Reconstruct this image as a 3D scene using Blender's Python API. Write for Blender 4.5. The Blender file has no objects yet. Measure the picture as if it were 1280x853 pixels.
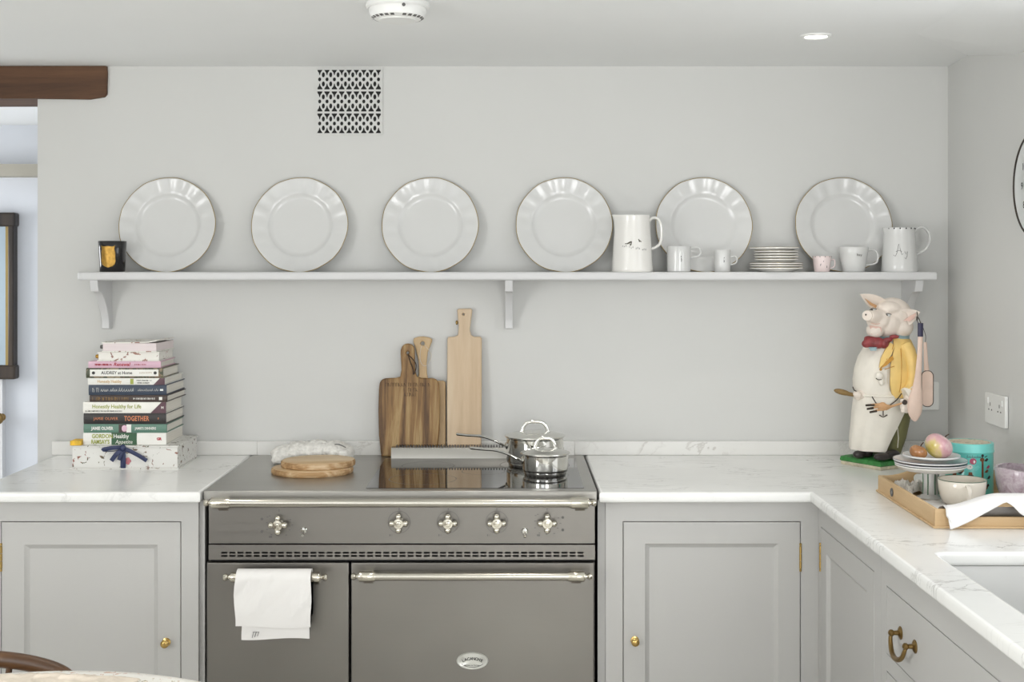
import bpy, bmesh, math, random
from mathutils import Vector, Matrix, noise as mnoise

# ------------------------------------------------------------------ camera, light, exposure
SC = bpy.context.scene
COL = SC.collection
PI = math.pi
R = math.radians
CAM_Y, CAM_Z, FPX = -3.9, 1.49, 1595.0

cam_data = bpy.data.cameras.new('camera')
cam_data.sensor_fit = 'HORIZONTAL'
cam_data.sensor_width = 36.0
cam_data.lens = FPX / 1280 * 36.0
cam_data.shift_y = -(426.5 - 335.0) / 1280
cam_data.clip_start = 0.05
cam = bpy.data.objects.new('camera', cam_data)
cam.location = (0, CAM_Y, CAM_Z)
cam.rotation_euler = (PI / 2, 0, 0)
COL.objects.link(cam)
SC.camera = cam

world = bpy.data.worlds.new('overcast_sky')
SC.world = world
world.use_nodes = True
bg = world.node_tree.nodes['Background']
bg.inputs[0].default_value = (0.80, 0.88, 1.0, 1)
bg.inputs[1].default_value = 1.2


def area(name, loc, rot, sx, sy, power, color):
    l = bpy.data.lights.new(name, 'AREA')
    l.shape = 'RECTANGLE'
    l.size, l.size_y = sx, sy
    l.energy = power
    l.color = color
    o = bpy.data.objects.new(name, l)
    o.location = loc
    o.rotation_euler = rot
    COL.objects.link(o)
    return o


# daylight entering through the sink window (right wall), the two garden windows behind the camera,
# and the window of the room beyond the opening
area('window_light_sink', (1.53, -1.66, 1.52), (0, R(90), 0), 0.89, 1.21, 8.0, (1.0, 0.999, 0.994))
area('window_light_garden', (0.95, -5.96, 1.35), (R(122), 0, 0), 1.5, 1.3, 80, (1.0, 0.999, 0.994))
area('window_light_garden', (-1.25, -5.95, 1.35), (R(122), 0, 0), 1.5, 1.3, 12, (1.0, 0.999, 0.994))
area('window_light_hall', (-3.36, 0.95, 1.35), (0, R(-66), 0), 1.0, 1.0, 26, (0.98, 0.99, 1.0))
area('fill_light_side', (-2.72, -3.9, 1.35), (0, R(-97), 0), 1.2, 1.5, 72, (1.0, 0.999, 0.994))  # added fill from the left, brightens the right wall; no known window there

SC.view_settings.view_transform = 'Standard'
SC.view_settings.look = 'None'
SC.view_settings.gamma = 1.0
SC.view_settings.use_curve_mapping = False
SC.view_settings.exposure = -0.19


# ------------------------------------------------------------------ helpers
def sc(y):                      # pixels per metre at depth y
    return FPX / (y - CAM_Y)


def PX(px, y):                  # picture column -> world x at depth y
    return (px - 640) / sc(y)


def PZ(py, y):                  # picture row -> world z at depth y
    return CAM_Z - (py - 335) / sc(y)


def lin(c):
    out = []
    for v in c[:3]:
        v = v / 255.0
        out.append(v / 12.92 if v <= 0.04045 else ((v + 0.055) / 1.055) ** 2.4)
    return (*out, 1.0)


def tag(o, label=None, cat=None, group=None, kind=None):
    if label: o['label'] = label
    if cat: o['category'] = cat
    if group: o['group'] = group
    if kind: o['kind'] = kind
    return o


def thing(name, label, cat, loc=(0, 0, 0), rz=0.0, group=None):
    o = bpy.data.objects.new(name, None)
    o.empty_display_size = 0.03
    o.location = loc
    o.rotation_euler = (0, 0, rz)
    COL.objects.link(o)
    return tag(o, label, cat, group)


class MB:
    """collects geometry for ONE mesh object"""
    def __init__(self):
        self.v, self.f = [], []

    def add(self, vs, fs):
        n = len(self.v)
        self.v += [tuple(p) for p in vs]
        self.f += [tuple(i + n for i in f) for f in fs]
        return self

    def box(self, x0, x1, y0, y1, z0, z1):
        vs = [(x, y, z) for z in (z0, z1) for y in (y0, y1) for x in (x0, x1)]
        return self.add(vs, [(0, 2, 3, 1), (4, 5, 7, 6), (0, 1, 5, 4), (2, 6, 7, 3), (0, 4, 6, 2), (1, 3, 7, 5)])

    def lathe(self, prof, seg=48, c=(0, 0, 0), axis='Z', fn=None):
        rings, vs, fs = [], [], []
        for (r, z) in prof:
            if r < 1e-7:
                rings.append([len(vs)]); vs.append((0, 0, z))
            else:
                ids = []
                for k in range(seg):
                    a = 2 * PI * k / seg
                    p = (r * math.cos(a), r * math.sin(a), z)
                    if fn: p = fn(p, a)
                    ids.append(len(vs)); vs.append(p)
                rings.append(ids)
        for a, b in zip(rings[:-1], rings[1:]):
            if len(a) == 1 and len(b) == 1: continue
            if len(a) == 1:
                fs += [(a[0], b[k], b[(k + 1) % seg]) for k in range(seg)]
            elif len(b) == 1:
                fs += [(a[k], b[0], a[(k + 1) % seg]) for k in range(seg)]
            else:
                fs += [(a[k], b[k], b[(k + 1) % seg], a[(k + 1) % seg]) for k in range(seg)]
        fs = [tuple(reversed(f)) for f in fs]
        if axis == 'X': vs = [(z, x, y) for (x, y, z) in vs]
        elif axis == 'Y': vs = [(y, z, x) for (x, y, z) in vs]
        elif axis == '-Y': vs = [(x, -z, y) for (x, y, z) in vs]
        elif axis == '-X': vs = [(-z, -x, y) for (x, y, z) in vs]
        return self.add([(x + c[0], y + c[1], z + c[2]) for (x, y, z) in vs], fs)

    def loft(self, rings, closed=True, cap=True, loop=False):
        n = len(rings[0]); vs, fs = [], []
        for r in rings: vs += [tuple(p) for p in r]
        m = len(rings)
        for i in range(m if loop else m - 1):
            j = (i + 1) % m
            for k in range(n if closed else n - 1):
                l = (k + 1) % n
                fs.append((i * n + k, i * n + l, j * n + l, j * n + k))
        if cap and closed and not loop:
            fs.append(tuple(range(n - 1, -1, -1)))
            fs.append(tuple((m - 1) * n + k for k in range(n)))
        return self.add(vs, fs)

    def tube(self, path, rad, seg=10, cap=True, loop=False, flat=1.0, up=None):
        path = [Vector(p) for p in path]; n = len(path)
        if not hasattr(rad, '__len__'): rad = [rad] * n
        rings, prev = [], None
        for i, p in enumerate(path):
            if loop: t = path[(i + 1) % n] - path[i - 1]
            else: t = path[min(i + 1, n - 1)] - path[max(i - 1, 0)]
            t.normalize()
            if prev is None:
                ref = Vector(up) if up else (Vector((0, 0, 1)) if abs(t.z) < 0.9 else Vector((0, 1, 0)))
                u = t.cross(ref).normalized()
            else:
                u = (prev - t * prev.dot(t)).normalized()
            w = t.cross(u).normalized(); prev = u
            rings.append([p + u * (rad[i] * math.cos(2 * PI * k / seg)) + w * (rad[i] * flat * math.sin(2 * PI * k / seg)) for k in range(seg)])
        return self.loft(rings, True, cap, loop)

    def ell(self, c, r, seg=20, rings=12, rot=None):
        vs, fs = [(0, 0, 1)], []
        for i in range(1, rings):
            t = PI * i / rings
            for k in range(seg):
                a = 2 * PI * k / seg
                vs.append((math.sin(t) * math.cos(a), math.sin(t) * math.sin(a), math.cos(t)))
        vs.append((0, 0, -1)); last = len(vs) - 1
        for k in range(seg):
            fs.append((0, 1 + k, 1 + (k + 1) % seg))
            fs.append((last, last - seg + (k + 1) % seg, last - seg + k))
        for i in range(rings - 2):
            for k in range(seg):
                a = 1 + i * seg + k; b = 1 + i * seg + (k + 1) % seg
                fs.append((a, a + seg, b + seg, b))
        M = rot if rot else Matrix.Identity(3)
        c = Vector(c)
        return self.add([c + M @ Vector((x * r[0], y * r[1], z * r[2])) for x, y, z in vs], fs)

    def prism(self, poly, y0, y1, plane='XZ'):
        """polygon (a,b) extruded: XZ -> along y, XY -> along z, YZ -> along x"""
        def P(a, b, t):
            return (a, t, b) if plane == 'XZ' else ((a, b, t) if plane == 'XY' else (t, a, b))
        n = len(poly)
        vs = [P(a, b, y0) for a, b in poly] + [P(a, b, y1) for a, b in poly]
        fs = [tuple(range(n)), tuple(range(2 * n - 1, n - 1, -1))]
        fs += [(k, k + n, (k + 1) % n + n, (k + 1) % n) for k in range(n)]
        return self.add(vs, fs)

    def mesh(self, name, mat=None, smooth=True, ang=35):
        me = bpy.data.meshes.new(name)
        me.from_pydata(self.v, [], self.f)
        bm = bmesh.new(); bm.from_mesh(me)
        bmesh.ops.recalc_face_normals(bm, faces=bm.faces)
        bm.to_mesh(me); bm.free()
        finish(me, mat, smooth, ang)
        return me

    def build(self, name, mat=None, parent=None, smooth=True, ang=35, bevel=0, bseg=2):
        return place(name, self.mesh(name, mat, smooth, ang), parent, bevel, bseg)


def finish(me, mat, smooth=True, ang=35):
    if mat: 
        me.materials.clear(); me.materials.append(mat)
    if smooth:
        me.polygons.foreach_set('use_smooth', [True] * len(me.polygons))
        me.set_sharp_from_angle(angle=R(ang))
    me.update()


def place(name, me, parent=None, bevel=0, bseg=2):
    o = bpy.data.objects.new(name, me)
    COL.objects.link(o)
    if parent: o.parent = parent
    if bevel:
        m = o.modifiers.new('bevel', 'BEVEL')
        m.width = bevel; m.segments = bseg; m.limit_method = 'ANGLE'; m.angle_limit = R(40)
    return o


def eval_mesh(tmp):
    dg = bpy.context.evaluated_depsgraph_get()
    return bpy.data.meshes.new_from_object(tmp.evaluated_get(dg))


def outline_mesh(name, loops, thick, mat, bevel=0.0, res=2):
    """flat outline(s) in local XY, later loops inside are holes; solid of given thickness centred on z=0"""
    cu = bpy.data.curves.new('tmp', 'CURVE')
    cu.dimensions = '2D'; cu.fill_mode = 'BOTH'
    cu.extrude = max(thick / 2 - bevel, 0.0); cu.bevel_depth = bevel; cu.bevel_resolution = res; cu.offset = -bevel
    for lp in loops:
        s = cu.splines.new('POLY'); s.points.add(len(lp) - 1)
        for p, (a, b) in zip(s.points, lp): p.co = (a, b, 0, 1)
        s.use_cyclic_u = True
    o = bpy.data.objects.new('tmp', cu); COL.objects.link(o)
    me = eval_mesh(o); me.name = name
    bpy.data.objects.remove(o); bpy.data.curves.remove(cu)
    finish(me, mat)
    return me


def text_mesh(body, size, mat, align='CENTER', shear=0.0, thick=0.0002, sx=1.0, space=1.0, bold=0.0):
    cu = bpy.data.curves.new('tmp', 'FONT')
    cu.body = body; cu.size = size; cu.align_x = align; cu.align_y = 'CENTER'
    cu.shear = shear; cu.extrude = thick; cu.space_character = space; cu.resolution_u = 2; cu.offset = bold
    o = bpy.data.objects.new('tmp', cu); COL.objects.link(o)
    me = eval_mesh(o); me.name = 'lettering'
    bpy.data.objects.remove(o); bpy.data.curves.remove(cu)
    me.transform(Matrix.Diagonal((sx, 1, 1, 1)))
    finish(me, mat, False)
    return me


def front_text(parent, body, size, x, y, z, mat, name='lettering', **kw):
    o = place(name, text_mesh(body, size, mat, **kw), parent)
    o.location = (x, y, z); o.rotation_euler = (PI / 2, 0, 0)
    return o


def remesh(mb, name, mat, voxel=0.002, smooth=6, parent=None):
    me = bpy.data.meshes.new('tmp'); me.from_pydata(mb.v, [], mb.f)
    bm = bmesh.new(); bm.from_mesh(me); bmesh.ops.recalc_face_normals(bm, faces=bm.faces); bm.to_mesh(me); bm.free()
    o = bpy.data.objects.new('tmp', me); COL.objects.link(o)
    m = o.modifiers.new('r', 'REMESH'); m.mode = 'VOXEL'; m.voxel_size = voxel
    if smooth:
        s = o.modifiers.new('s', 'SMOOTH'); s.iterations = smooth; s.factor = 0.5
    out = eval_mesh(o); out.name = name
    bpy.data.objects.remove(o); bpy.data.meshes.remove(me)
    finish(out, mat, True, 80)
    return place(name, out, parent)


def copy_tree(o, parent=None):
    c = o.copy(); COL.objects.link(c)
    c.parent = parent
    for ch in list(o.children): copy_tree(ch, c)
    return c


def rrect(x0, x1, y0, y1, r, n=5):
    pts = []
    for cx, cy, a0 in ((x1 - r, y1 - r, 0), (x0 + r, y1 - r, 90), (x0 + r, y0 + r, 180), (x1 - r, y0 + r, 270)):
        for k in range(n + 1):
            a = R(a0 + 90 * k / n); pts.append((cx + r * math.cos(a), cy + r * math.sin(a)))
    return pts


def circ(cx, cy, rx, ry=None, n=16):
    ry = ry or rx
    return [(cx + rx * math.cos(2 * PI * k / n), cy + ry * math.sin(2 * PI * k / n)) for k in range(n)]


def smoothpath(pts, n=6):
    """Catmull-Rom through points"""
    P = [Vector(p) for p in pts]; out = []
    for i in range(len(P) - 1):
        p0, p1, p2, p3 = P[max(i - 1, 0)], P[i], P[i + 1], P[min(i + 2, len(P) - 1)]
        for k in range(n):
            t = k / n
            out.append(0.5 * ((2 * p1) + (p2 - p0) * t + (2 * p0 - 5 * p1 + 4 * p2 - p3) * t * t + (3 * p1 - p0 - 3 * p2 + p3) * t ** 3))
    out.append(P[-1]); return out


# ------------------------------------------------------------------ materials
def nodes(name):
    m = bpy.data.materials.new(name); m.use_nodes = True
    nt = m.node_tree
    return m, nt, nt.nodes['Principled BSDF']


def coords(nt, scale=(1, 1, 1), rot=(0, 0, 0)):
    tc = nt.nodes.new('ShaderNodeTexCoord'); mp = nt.nodes.new('ShaderNodeMapping')
    mp.inputs['Scale'].default_value = scale; mp.inputs['Rotation'].default_value = rot
    nt.links.new(tc.outputs['Object'], mp.inputs['Vector'])
    return mp.outputs['Vector']


def noise(nt, vec, scale, detail=4, rough=0.5, dist=0.0):
    n = nt.nodes.new('ShaderNodeTexNoise')
    n.inputs['Scale'].default_value = scale; n.inputs['Detail'].default_value = detail
    n.inputs['Roughness'].default_value = rough; n.inputs['Distortion'].default_value = dist
    nt.links.new(vec, n.inputs['Vector']); return n.outputs['Fac']


def ramp(nt, fac, stops):
    r = nt.nodes.new('ShaderNodeValToRGB'); e = r.color_ramp.elements
    while len(e) < len(stops): e.new(0.5)
    for el, (p, c) in zip(e, stops): el.position = p; el.color = c
    nt.links.new(fac, r.inputs['Fac']); return r.outputs['Color']


def bump(nt, bsdf, fac, strength, dist):
    b = nt.nodes.new('ShaderNodeBump'); b.inputs['Strength'].default_value = strength; b.inputs['Distance'].default_value = dist
    nt.links.new(fac, b.inputs['Height']); nt.links.new(b.outputs['Normal'], bsdf.inputs['Normal'])


def mat(name, c, rough=0.5, metal=0.0, vary=None, bmp=None, coat=0.0, spec=0.5, sub=0.0, stretch=(1, 1, 1)):
    m, nt, b = nodes(name)
    b.inputs['Base Color'].default_value = lin(c); b.inputs['Roughness'].default_value = rough
    b.inputs['Metallic'].default_value = metal; b.inputs['Coat Weight'].default_value = coat
    b.inputs['Specular IOR Level'].default_value = spec
    if vary or bmp: v = coords(nt, stretch)
    if vary:
        sc_, amt = vary; k = lin(c)
        a = tuple(x * (1 - amt) for x in k[:3]) + (1,); d = tuple(min(1, x * (1 + amt)) for x in k[:3]) + (1,)
        nt.links.new(ramp(nt, noise(nt, v, sc_), [(0.3, a), (0.7, d)]), b.inputs['Base Color'])
    if bmp: bump(nt, b, noise(nt, v, bmp[0], 5), bmp[1], bmp[2])
    return m


def wood(name, cols, axis='Z', scale=1.0, rough=0.55, grain=14.0, wav=0.6):
    m, nt, b = nodes(name)
    st = {'X': (0.09, 1, 1), 'Y': (1, 0.09, 1), 'Z': (1, 1, 0.09)}[axis]
    v = coords(nt, tuple(s * scale for s in st))
    n1 = noise(nt, v, grain, 6, 0.6, wav); n2 = noise(nt, v, grain * 5, 4, 0.6)
    mx = nt.nodes.new('ShaderNodeMath'); mx.operation = 'MULTIPLY_ADD'; mx.inputs[1].default_value = 0.3
    nt.links.new(n2, mx.inputs[0]); nt.links.new(n1, mx.inputs[2])
    n = len(cols)
    nt.links.new(ramp(nt, mx.outputs[0], [(0.42 + 0.46 * i / (n - 1), lin(c)) for i, c in enumerate(cols)]), b.inputs['Base Color'])
    b.inputs['Roughness'].default_value = rough; bump(nt, b, n2, 0.15, 0.001)
    return m


def steel(name, c, r0=0.28, r1=0.42, axis='X'):
    m, nt, b = nodes(name)
    st = {'X': (1.2, 60, 60), 'Z': (60, 60, 1.2)}[axis]
    n1 = noise(nt, coords(nt, st), 3.0, 4)
    mr = nt.nodes.new('ShaderNodeMapRange'); mr.inputs['To Min'].default_value = r0; mr.inputs['To Max'].default_value = r1
    nt.links.new(n1, mr.inputs['Value']); nt.links.new(mr.outputs[0], b.inputs['Roughness'])
    big = noise(nt, coords(nt, (1.5, 1.5, 1.5)), 2.0, 2)
    k = lin(c); nt.links.new(ramp(nt, big, [(0.3, tuple(x * 0.92 for x in k[:3]) + (1,)), (0.7, tuple(min(1, x * 1.06) for x in k[:3]) + (1,))]), b.inputs['Base Color'])
    b.inputs['Metallic'].default_value = 1.0
    bump(nt, b, n1, 0.02, 0.001)
    return m


def marble(name, base, vein, k=1.0):
    m, nt, b = nodes(name)
    v = coords(nt, (1.0, 1.0, 1.0), (0.3, 0.2, 0.6))
    vs = coords(nt, (2.5, 8.0, 3.0), (0, 0, 0.9))
    n = noise(nt, vs, 1.5, 8, 0.6, 1.6)
    a = nt.nodes.new('ShaderNodeMath'); a.operation = 'SUBTRACT'; a.inputs[1].default_value = 0.5; nt.links.new(n, a.inputs[0])
    ab = nt.nodes.new('ShaderNodeMath'); ab.operation = 'ABSOLUTE'; nt.links.new(a.outputs[0], ab.inputs[0])
    veins = ramp(nt, ab.outputs[0], [(0.0, (1, 1, 1, 1)), (0.022, (0, 0, 0, 1))])
    msk = ramp(nt, noise(nt, v, 4.5, 3), [(0.5, (0, 0, 0, 1)), (0.72, (k, k, k, 1))])
    mm = nt.nodes.new('ShaderNodeMix'); mm.data_type = 'RGBA'; mm.blend_type = 'MULTIPLY'; mm.inputs[0].default_value = 1
    nt.links.new(veins, mm.inputs[6]); nt.links.new(msk, mm.inputs[7])
    cloud = ramp(nt, noise(nt, v, 3.0, 5), [(0.35, lin(tuple(x * 0.965 for x in base))), (0.65, lin(base))])
    mx = nt.nodes.new('ShaderNodeMix'); mx.data_type = 'RGBA'
    nt.links.new(mm.outputs[2], mx.inputs[0]); nt.links.new(cloud, mx.inputs[6]); mx.inputs[7].default_value = lin(vein)
    nt.links.new(mx.outputs[2], b.inputs['Base Color'])
    b.inputs['Roughness'].default_value = 0.22
    return m


def sprig(name, base, cols, scale=60, thr=0.62, rough=0.6):
    """scattered small sprigs of colour on a plain ground"""
    m, nt, b = nodes(name)
    v = coords(nt, (1, 1, 1))
    vo = nt.nodes.new('ShaderNodeTexVoronoi'); vo.inputs['Scale'].default_value = scale * 0.5; nt.links.new(v, vo.inputs['Vector'])
    colr = ramp(nt, vo.outputs['Color'], [(i / max(1, len(cols)), lin(c)) for i, c in enumerate(cols)])
    bm_ = noise(nt, v, scale, 3, 0.6, 1.5)
    mask = ramp(nt, bm_, [(thr, (0, 0, 0, 1)), (thr + 0.03, (1, 1, 1, 1))])
    mx = nt.nodes.new('ShaderNodeMix'); mx.data_type = 'RGBA'
    nt.links.new(mask, mx.inputs[0]); mx.inputs[6].default_value = lin(base); nt.links.new(colr, mx.inputs[7])
    nt.links.new(mx.outputs[2], b.inputs['Base Color']); b.inputs['Roughness'].default_value = rough
    return m


M = {}
M['wall'] = mat('wall_paint', (212, 212, 209), 0.75, vary=(3.0, 0.012), bmp=(9.0, 0.10, 0.004))
M['ceiling'] = mat('ceiling_paint', (242, 243, 242), 0.8, vary=(2.0, 0.012), bmp=(5.0, 0.10, 0.004))
M['hallwall'] = mat('hall_paint', (218, 221, 226), 0.8, vary=(2.0, 0.01))
M['hallbeam'] = mat('hall_beam_paint', (168, 163, 150), 0.7, vary=(5.0, 0.05))
M['shelf'] = mat('shelf_paint', (214, 214, 214), 0.45, bmp=(30, 0.05, 0.001))
M['cab'] = mat('cabinet_paint', (184, 183, 180), 0.42, vary=(4.0, 0.01), bmp=(60, 0.04, 0.0006))
M['carcass'] = mat('carcass_paint', (150, 148, 143), 0.6, vary=(4.0, 0.02))
M['gap'] = mat('dark_gap', (28, 27, 26), 0.8)
M['marble'] = marble('marble', (241, 241, 238), (168, 166, 163))
M['marbleup'] = marble('marble_upstand', (232, 231, 227), (168, 162, 154), 0.7)
M['floor'] = mat('floor_stone', (224, 222, 216), 0.5, vary=(3.0, 0.08), bmp=(14, 0.1, 0.002))
M['beam'] = wood('beam_oak', [(58, 38, 26), (88, 60, 40), (108, 76, 52)], 'X', 1.0, 0.7, 16)
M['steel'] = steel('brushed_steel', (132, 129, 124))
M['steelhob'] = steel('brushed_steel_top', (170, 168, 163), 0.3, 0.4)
M['rod'] = mat('satin_rail', (196, 192, 182), 0.22, 1.0)
M['nickel'] = mat('nickel', (208, 203, 190), 0.16, 1.0)
M['chrome'] = mat('polished_steel', (214, 213, 208), 0.07, 1.0)
M['lidsteel'] = mat('lid_steel', (205, 204, 198), 0.2, 1.0)
M['glasshob'] = mat('black_glass', (22, 20, 19), 0.04, coat=0.4)
M['black'] = mat('black_print', (24, 23, 25), 0.6)
M['greyprint'] = mat('grey_print', (96, 94, 92), 0.6)
M['brass'] = mat('brass', (192, 162, 100), 0.2, 1.0)
M['oldbrass'] = mat('aged_brass', (138, 114, 72), 0.32, 1.0)
M['gold'] = mat('gilt', (156, 136, 88), 0.35, 0.6)
M['goldlabel'] = mat('gold_foil', (178, 138, 62), 0.35, 0.6, vary=(120, 0.2), bmp=(150, 0.5, 0.002))
M['ceramic'] = mat('white_glaze', (214, 214, 212), 0.2, coat=0.15, spec=0.5)
M['ceramicwarm'] = mat('cream_glaze', (237, 235, 230), 0.18, coat=0.2)
M['pinkglaze'] = mat('pink_glaze', (232, 216, 214), 0.2)
M['plastic'] = mat('white_plastic', (236, 236, 233), 0.35)
M['cotton'] = mat('white_cotton', (228, 226, 223), 0.9, bmp=(300, 0.25, 0.001))
M['cottonwarm'] = mat('quilted_cotton', (226, 224, 218), 0.9, vary=(60, 0.12), bmp=(90, 0.9, 0.006))
M['pages'] = mat('page_edges', (226, 222, 212), 0.8, vary=(8.0, 0.04), stretch=(1, 1, 60))

# ------------------------------------------------------------------ the room
ZC = 2.106            # ceiling height
WX0, WX1 = -2.7, 1.325
WY = -6.0             # wall behind the camera


def struct(name, mb, m, label=None, **kw):
    o = mb.build(name, m, None, **kw)
    tag(o, label, kind='structure'); return o


struct('floor', MB().box(-3.4, 1.6, WY - 0.2, 1.7, -0.1, 0.0), M['floor'], 'pale stone kitchen floor')
# ceiling, with the soft plaster cove that grows along the right wall
c = MB().box(-3.5, 1.62, WY - 0.2, 1.75, ZC, ZC + 0.12)
yy = [-0.205 - 0.34 * k / 8 for k in range(9)] + [WY]
rings = []
for i, y in enumerate(yy):
    d = 0.002 + 0.053 * min(1.0, (-0.205 - y) / 0.34)
    rings.append([(1.345, y, ZC + 0.01), (1.345, y, ZC - d), (1.325, y, ZC - d), (1.325 - d * 2.0, y, ZC - d * 0.45), (1.325 - d * 5.0, y, ZC + 0.002), (1.325 - d * 5.0, y, ZC + 0.01)])
c.loft(rings)
struct('ceiling', c, M['ceiling'], 'low white plaster ceiling')

w = MB()
w.box(-1.45, 1.62, 0, 0.19, 0, ZC)                         # wall behind the range
w.box(-2.45, -1.45, 0, 0.19, 2.03, ZC)                      # over the opening (behind the lintel)
w.box(-2.9, -2.45, 0, 0.19, 0, ZC)
struct('wall_back', w, M['wall'], 'white painted plaster wall behind the range')

w = MB()
pl = [(1.333, 0.0), (1.319, -0.205), (1.322, -0.26), (1.325, -0.5)]
w.prism([(x, y) for x, y in pl] + [(1.6, -0.5), (1.6, 0.0)], 0, ZC, 'XY')
w.box(1.325, 1.6, -1.05, -0.5, 0, ZC)
w.box(1.325, 1.6, -2.27, -1.05, 0, 1.07)
w.box(1.325, 1.6, -2.27, -1.05, 1.97, ZC)
w.box(1.325, 1.6, WY, -2.27, 0, ZC)
struct('wall_right', w, M['wall'], 'white painted wall beside the sink worktop')
w = MB()
w.box(WX0 - 0.2, WX0, WY, -4.65, 0, ZC); w.box(WX0 - 0.2, WX0, -3.15, 0.0, 0, ZC)
w.box(WX0 - 0.2, WX0, -4.65, -3.15, 0, 0.7); w.box(WX0 - 0.2, WX0, -4.65, -3.15, 2.0, ZC)  # unseen opening, added for the side fill light
struct('wall_left', w, M['wall'], 'white painted wall at the far side of the kitchen')
w = MB()
xs = [WX0 - 0.2, -2.0, -0.5, 0.2, 1.7, 1.8]
w.box(WX0 - 0.2, -2.0, WY - 0.2, WY, 0, ZC); w.box(-0.5, 0.2, WY - 0.2, WY, 0, ZC); w.box(1.7, 1.8, WY - 0.2, WY, 0, ZC)
w.box(-2.0, -0.5, WY - 0.2, WY, 0, 0.7); w.box(-2.0, -0.5, WY - 0.2, WY, 2.0, ZC)
w.box(0.2, 1.7, WY - 0.2, WY, 0, 0.7); w.box(0.2, 1.7, WY - 0.2, WY, 2.0, ZC)
struct('wall_front', w, M['wall'], 'white painted wall with garden windows')


def window_frame(name, x0, x1, z0, z1, place_fn):
    mb = MB(); t = 0.05
    for a, b, cc, d in ((x0, x0 + t, z0, z1), (x1 - t, x1, z0, z1), (x0 + t, x1 - t, z0, z0 + t), (x0 + t, x1 - t, z1 - t, z1), ((x0 + x1) / 2 - 0.02, (x0 + x1) / 2 + 0.02, z0 + t, z1 - t)):
        place_fn(mb, a, b, cc, d)
    return struct(name, mb, M['shelf'], 'white painted window frame')


window_frame('window_1', -2.27, -1.05, 1.07, 1.97, lambda mb, a, b, cc, d: mb.box(1.44, 1.49, a, b, cc, d))
window_frame('added_window_side', -4.65, -3.15, 0.7, 2.0, lambda mb, a, b, cc, d: mb.box(WX0 - 0.14, WX0 - 0.09, a, b, cc, d))  # unseen window added around the side fill light
window_frame('window_2', 0.2, 1.7, 0.7, 2.0, lambda mb, a, b, cc, d: mb.box(a, b, WY - 0.14, WY - 0.09, cc, d))
window_frame('window_3', -2.0, -0.5, 0.7, 2.0, lambda mb, a, b, cc, d: mb.box(a, b, WY - 0.14, WY - 0.09, cc, d))

# room beyond the opening
struct('wall_hall', MB().box(-3.5, -1.2, 1.6, 1.75, 0, ZC), M['hallwall'], 'pale blue-white wall of the room beyond the opening')
w = MB()
w.box(-3.6, -3.4, 0.19, 0.45, 0, ZC); w.box(-3.6, -3.4, 1.45, 1.6, 0, ZC)
w.box(-3.6, -3.4, 0.45, 1.45, 0, 0.85); w.box(-3.6, -3.4, 0.45, 1.45, 1.85, ZC)
struct('wall_hall_left', w, M['hallwall'], 'pale blue-white side wall of the room beyond the opening')
struct('wall_hall_right', MB().box(-1.35, -1.2, 0.19, 1.6, 0, ZC), M['hallwall'], 'pale side wall of the room beyond the opening')
w = MB().box(-3.5, -2.9, 0.0, 0.19, 0, ZC)
struct('wall_hall_front', w, M['hallwall'], 'pale wall return of the room beyond the opening')
struct('trim_1', MB().box(-3.4, -1.35, 1.5, 1.61, PZ(220, 1.5), PZ(205, 1.5)), M['hallbeam'], 'grey-beige painted beam across the hall wall')
# door of the far room, its knob just in view
dr = MB().box(-2.90, PX(3.5, 1.57), 1.565, 1.61, 0.0, 1.06 + 0.0)
o = struct('door_1', MB().box(-2.90, PX(3.5, 1.57), 1.565, 1.61, 0.0, PZ(474, 1.57)), M['shelf'], 'white half-height door in the room beyond the opening')
kb = MB().lathe([(0, -0.002), (0.016, -0.002), (0.016, 0.004), (0.008, 0.008), (0.008, 0.03), (0.022, 0.036), (0.026, 0.048), (0.02, 0.06), (0, 0.064)], 24, (PX(2, 1.56), 1.565, PZ(522, 1.56)), '-Y')
kb.build('door_knob', M['oldbrass'], o)

# oak lintel over the opening
lb = MB()
zt, zb = PZ(83, -0.01), PZ(125, -0.01)
poly = [(-2.55, zt), (PX(133, -0.012), zt + 0.001), (PX(133.6, -0.012), zt - 0.02), (PX(133, -0.012), zt - 0.085), (PX(130, -0.012), zb + 0.009), (PX(112, -0.012), zb + 0.002), (PX(80, -0.012), zb + 0.003), (PX(45, -0.012), zb + 0.004), (-2.55, zb)]
lb.prism(poly, -0.014, 0.186, 'XZ')
o = lb.build('lintel_beam', M['beam'], None, bevel=0.002)
tag(o, 'dark brown rough oak lintel beam let into the white wall over the opening', 'beam')

# ------------------------------------------------------------------ picture mirror in the room beyond
t = thing('wall_mirror', 'dark framed mirror with a gilt inner edge on the hall wall', 'mirror', (0, 0, 0))
yF = 1.57
x1 = PX(19, yF); z0, z1 = PZ(474, yF), PZ(266, yF); x0 = x1 - 0.5
M['frame'] = wood('ebonised_frame', [(24, 20, 18), (44, 36, 30), (62, 50, 38)], 'Z', 1.0, 0.4)
M['mirror'] = mat('mirror_glass', (176, 190, 200), 0.06, 1.0)
for a, b, cc, d in ((x0, x0 + 0.025, z0, z1), (x1 - 0.025, x1, z0 + 0.03, z1 - 0.03)):
    MB().box(a, b, yF - 0.02, 1.6, cc, d).build('frame_stile', M['frame'], t, bevel=0.006)
for cc, d in ((z0, z0 + 0.06), (z1 - 0.06, z1)):
    MB().box(x0 - 0.005, x1 + 0.008, yF - 0.025, 1.6, cc, d).build('frame_rail', M['frame'], t, bevel=0.008)
for a, b, cc, d in ((x0 + 0.025, x0 + 0.037, z0 + 0.06, z1 - 0.06), (x1 - 0.037, x1 - 0.025, z0 + 0.06, z1 - 0.06)): MB().box(a, b, yF - 0.012, 1.6, cc, d).build('gilt_edge', M['gold'], t)
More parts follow.
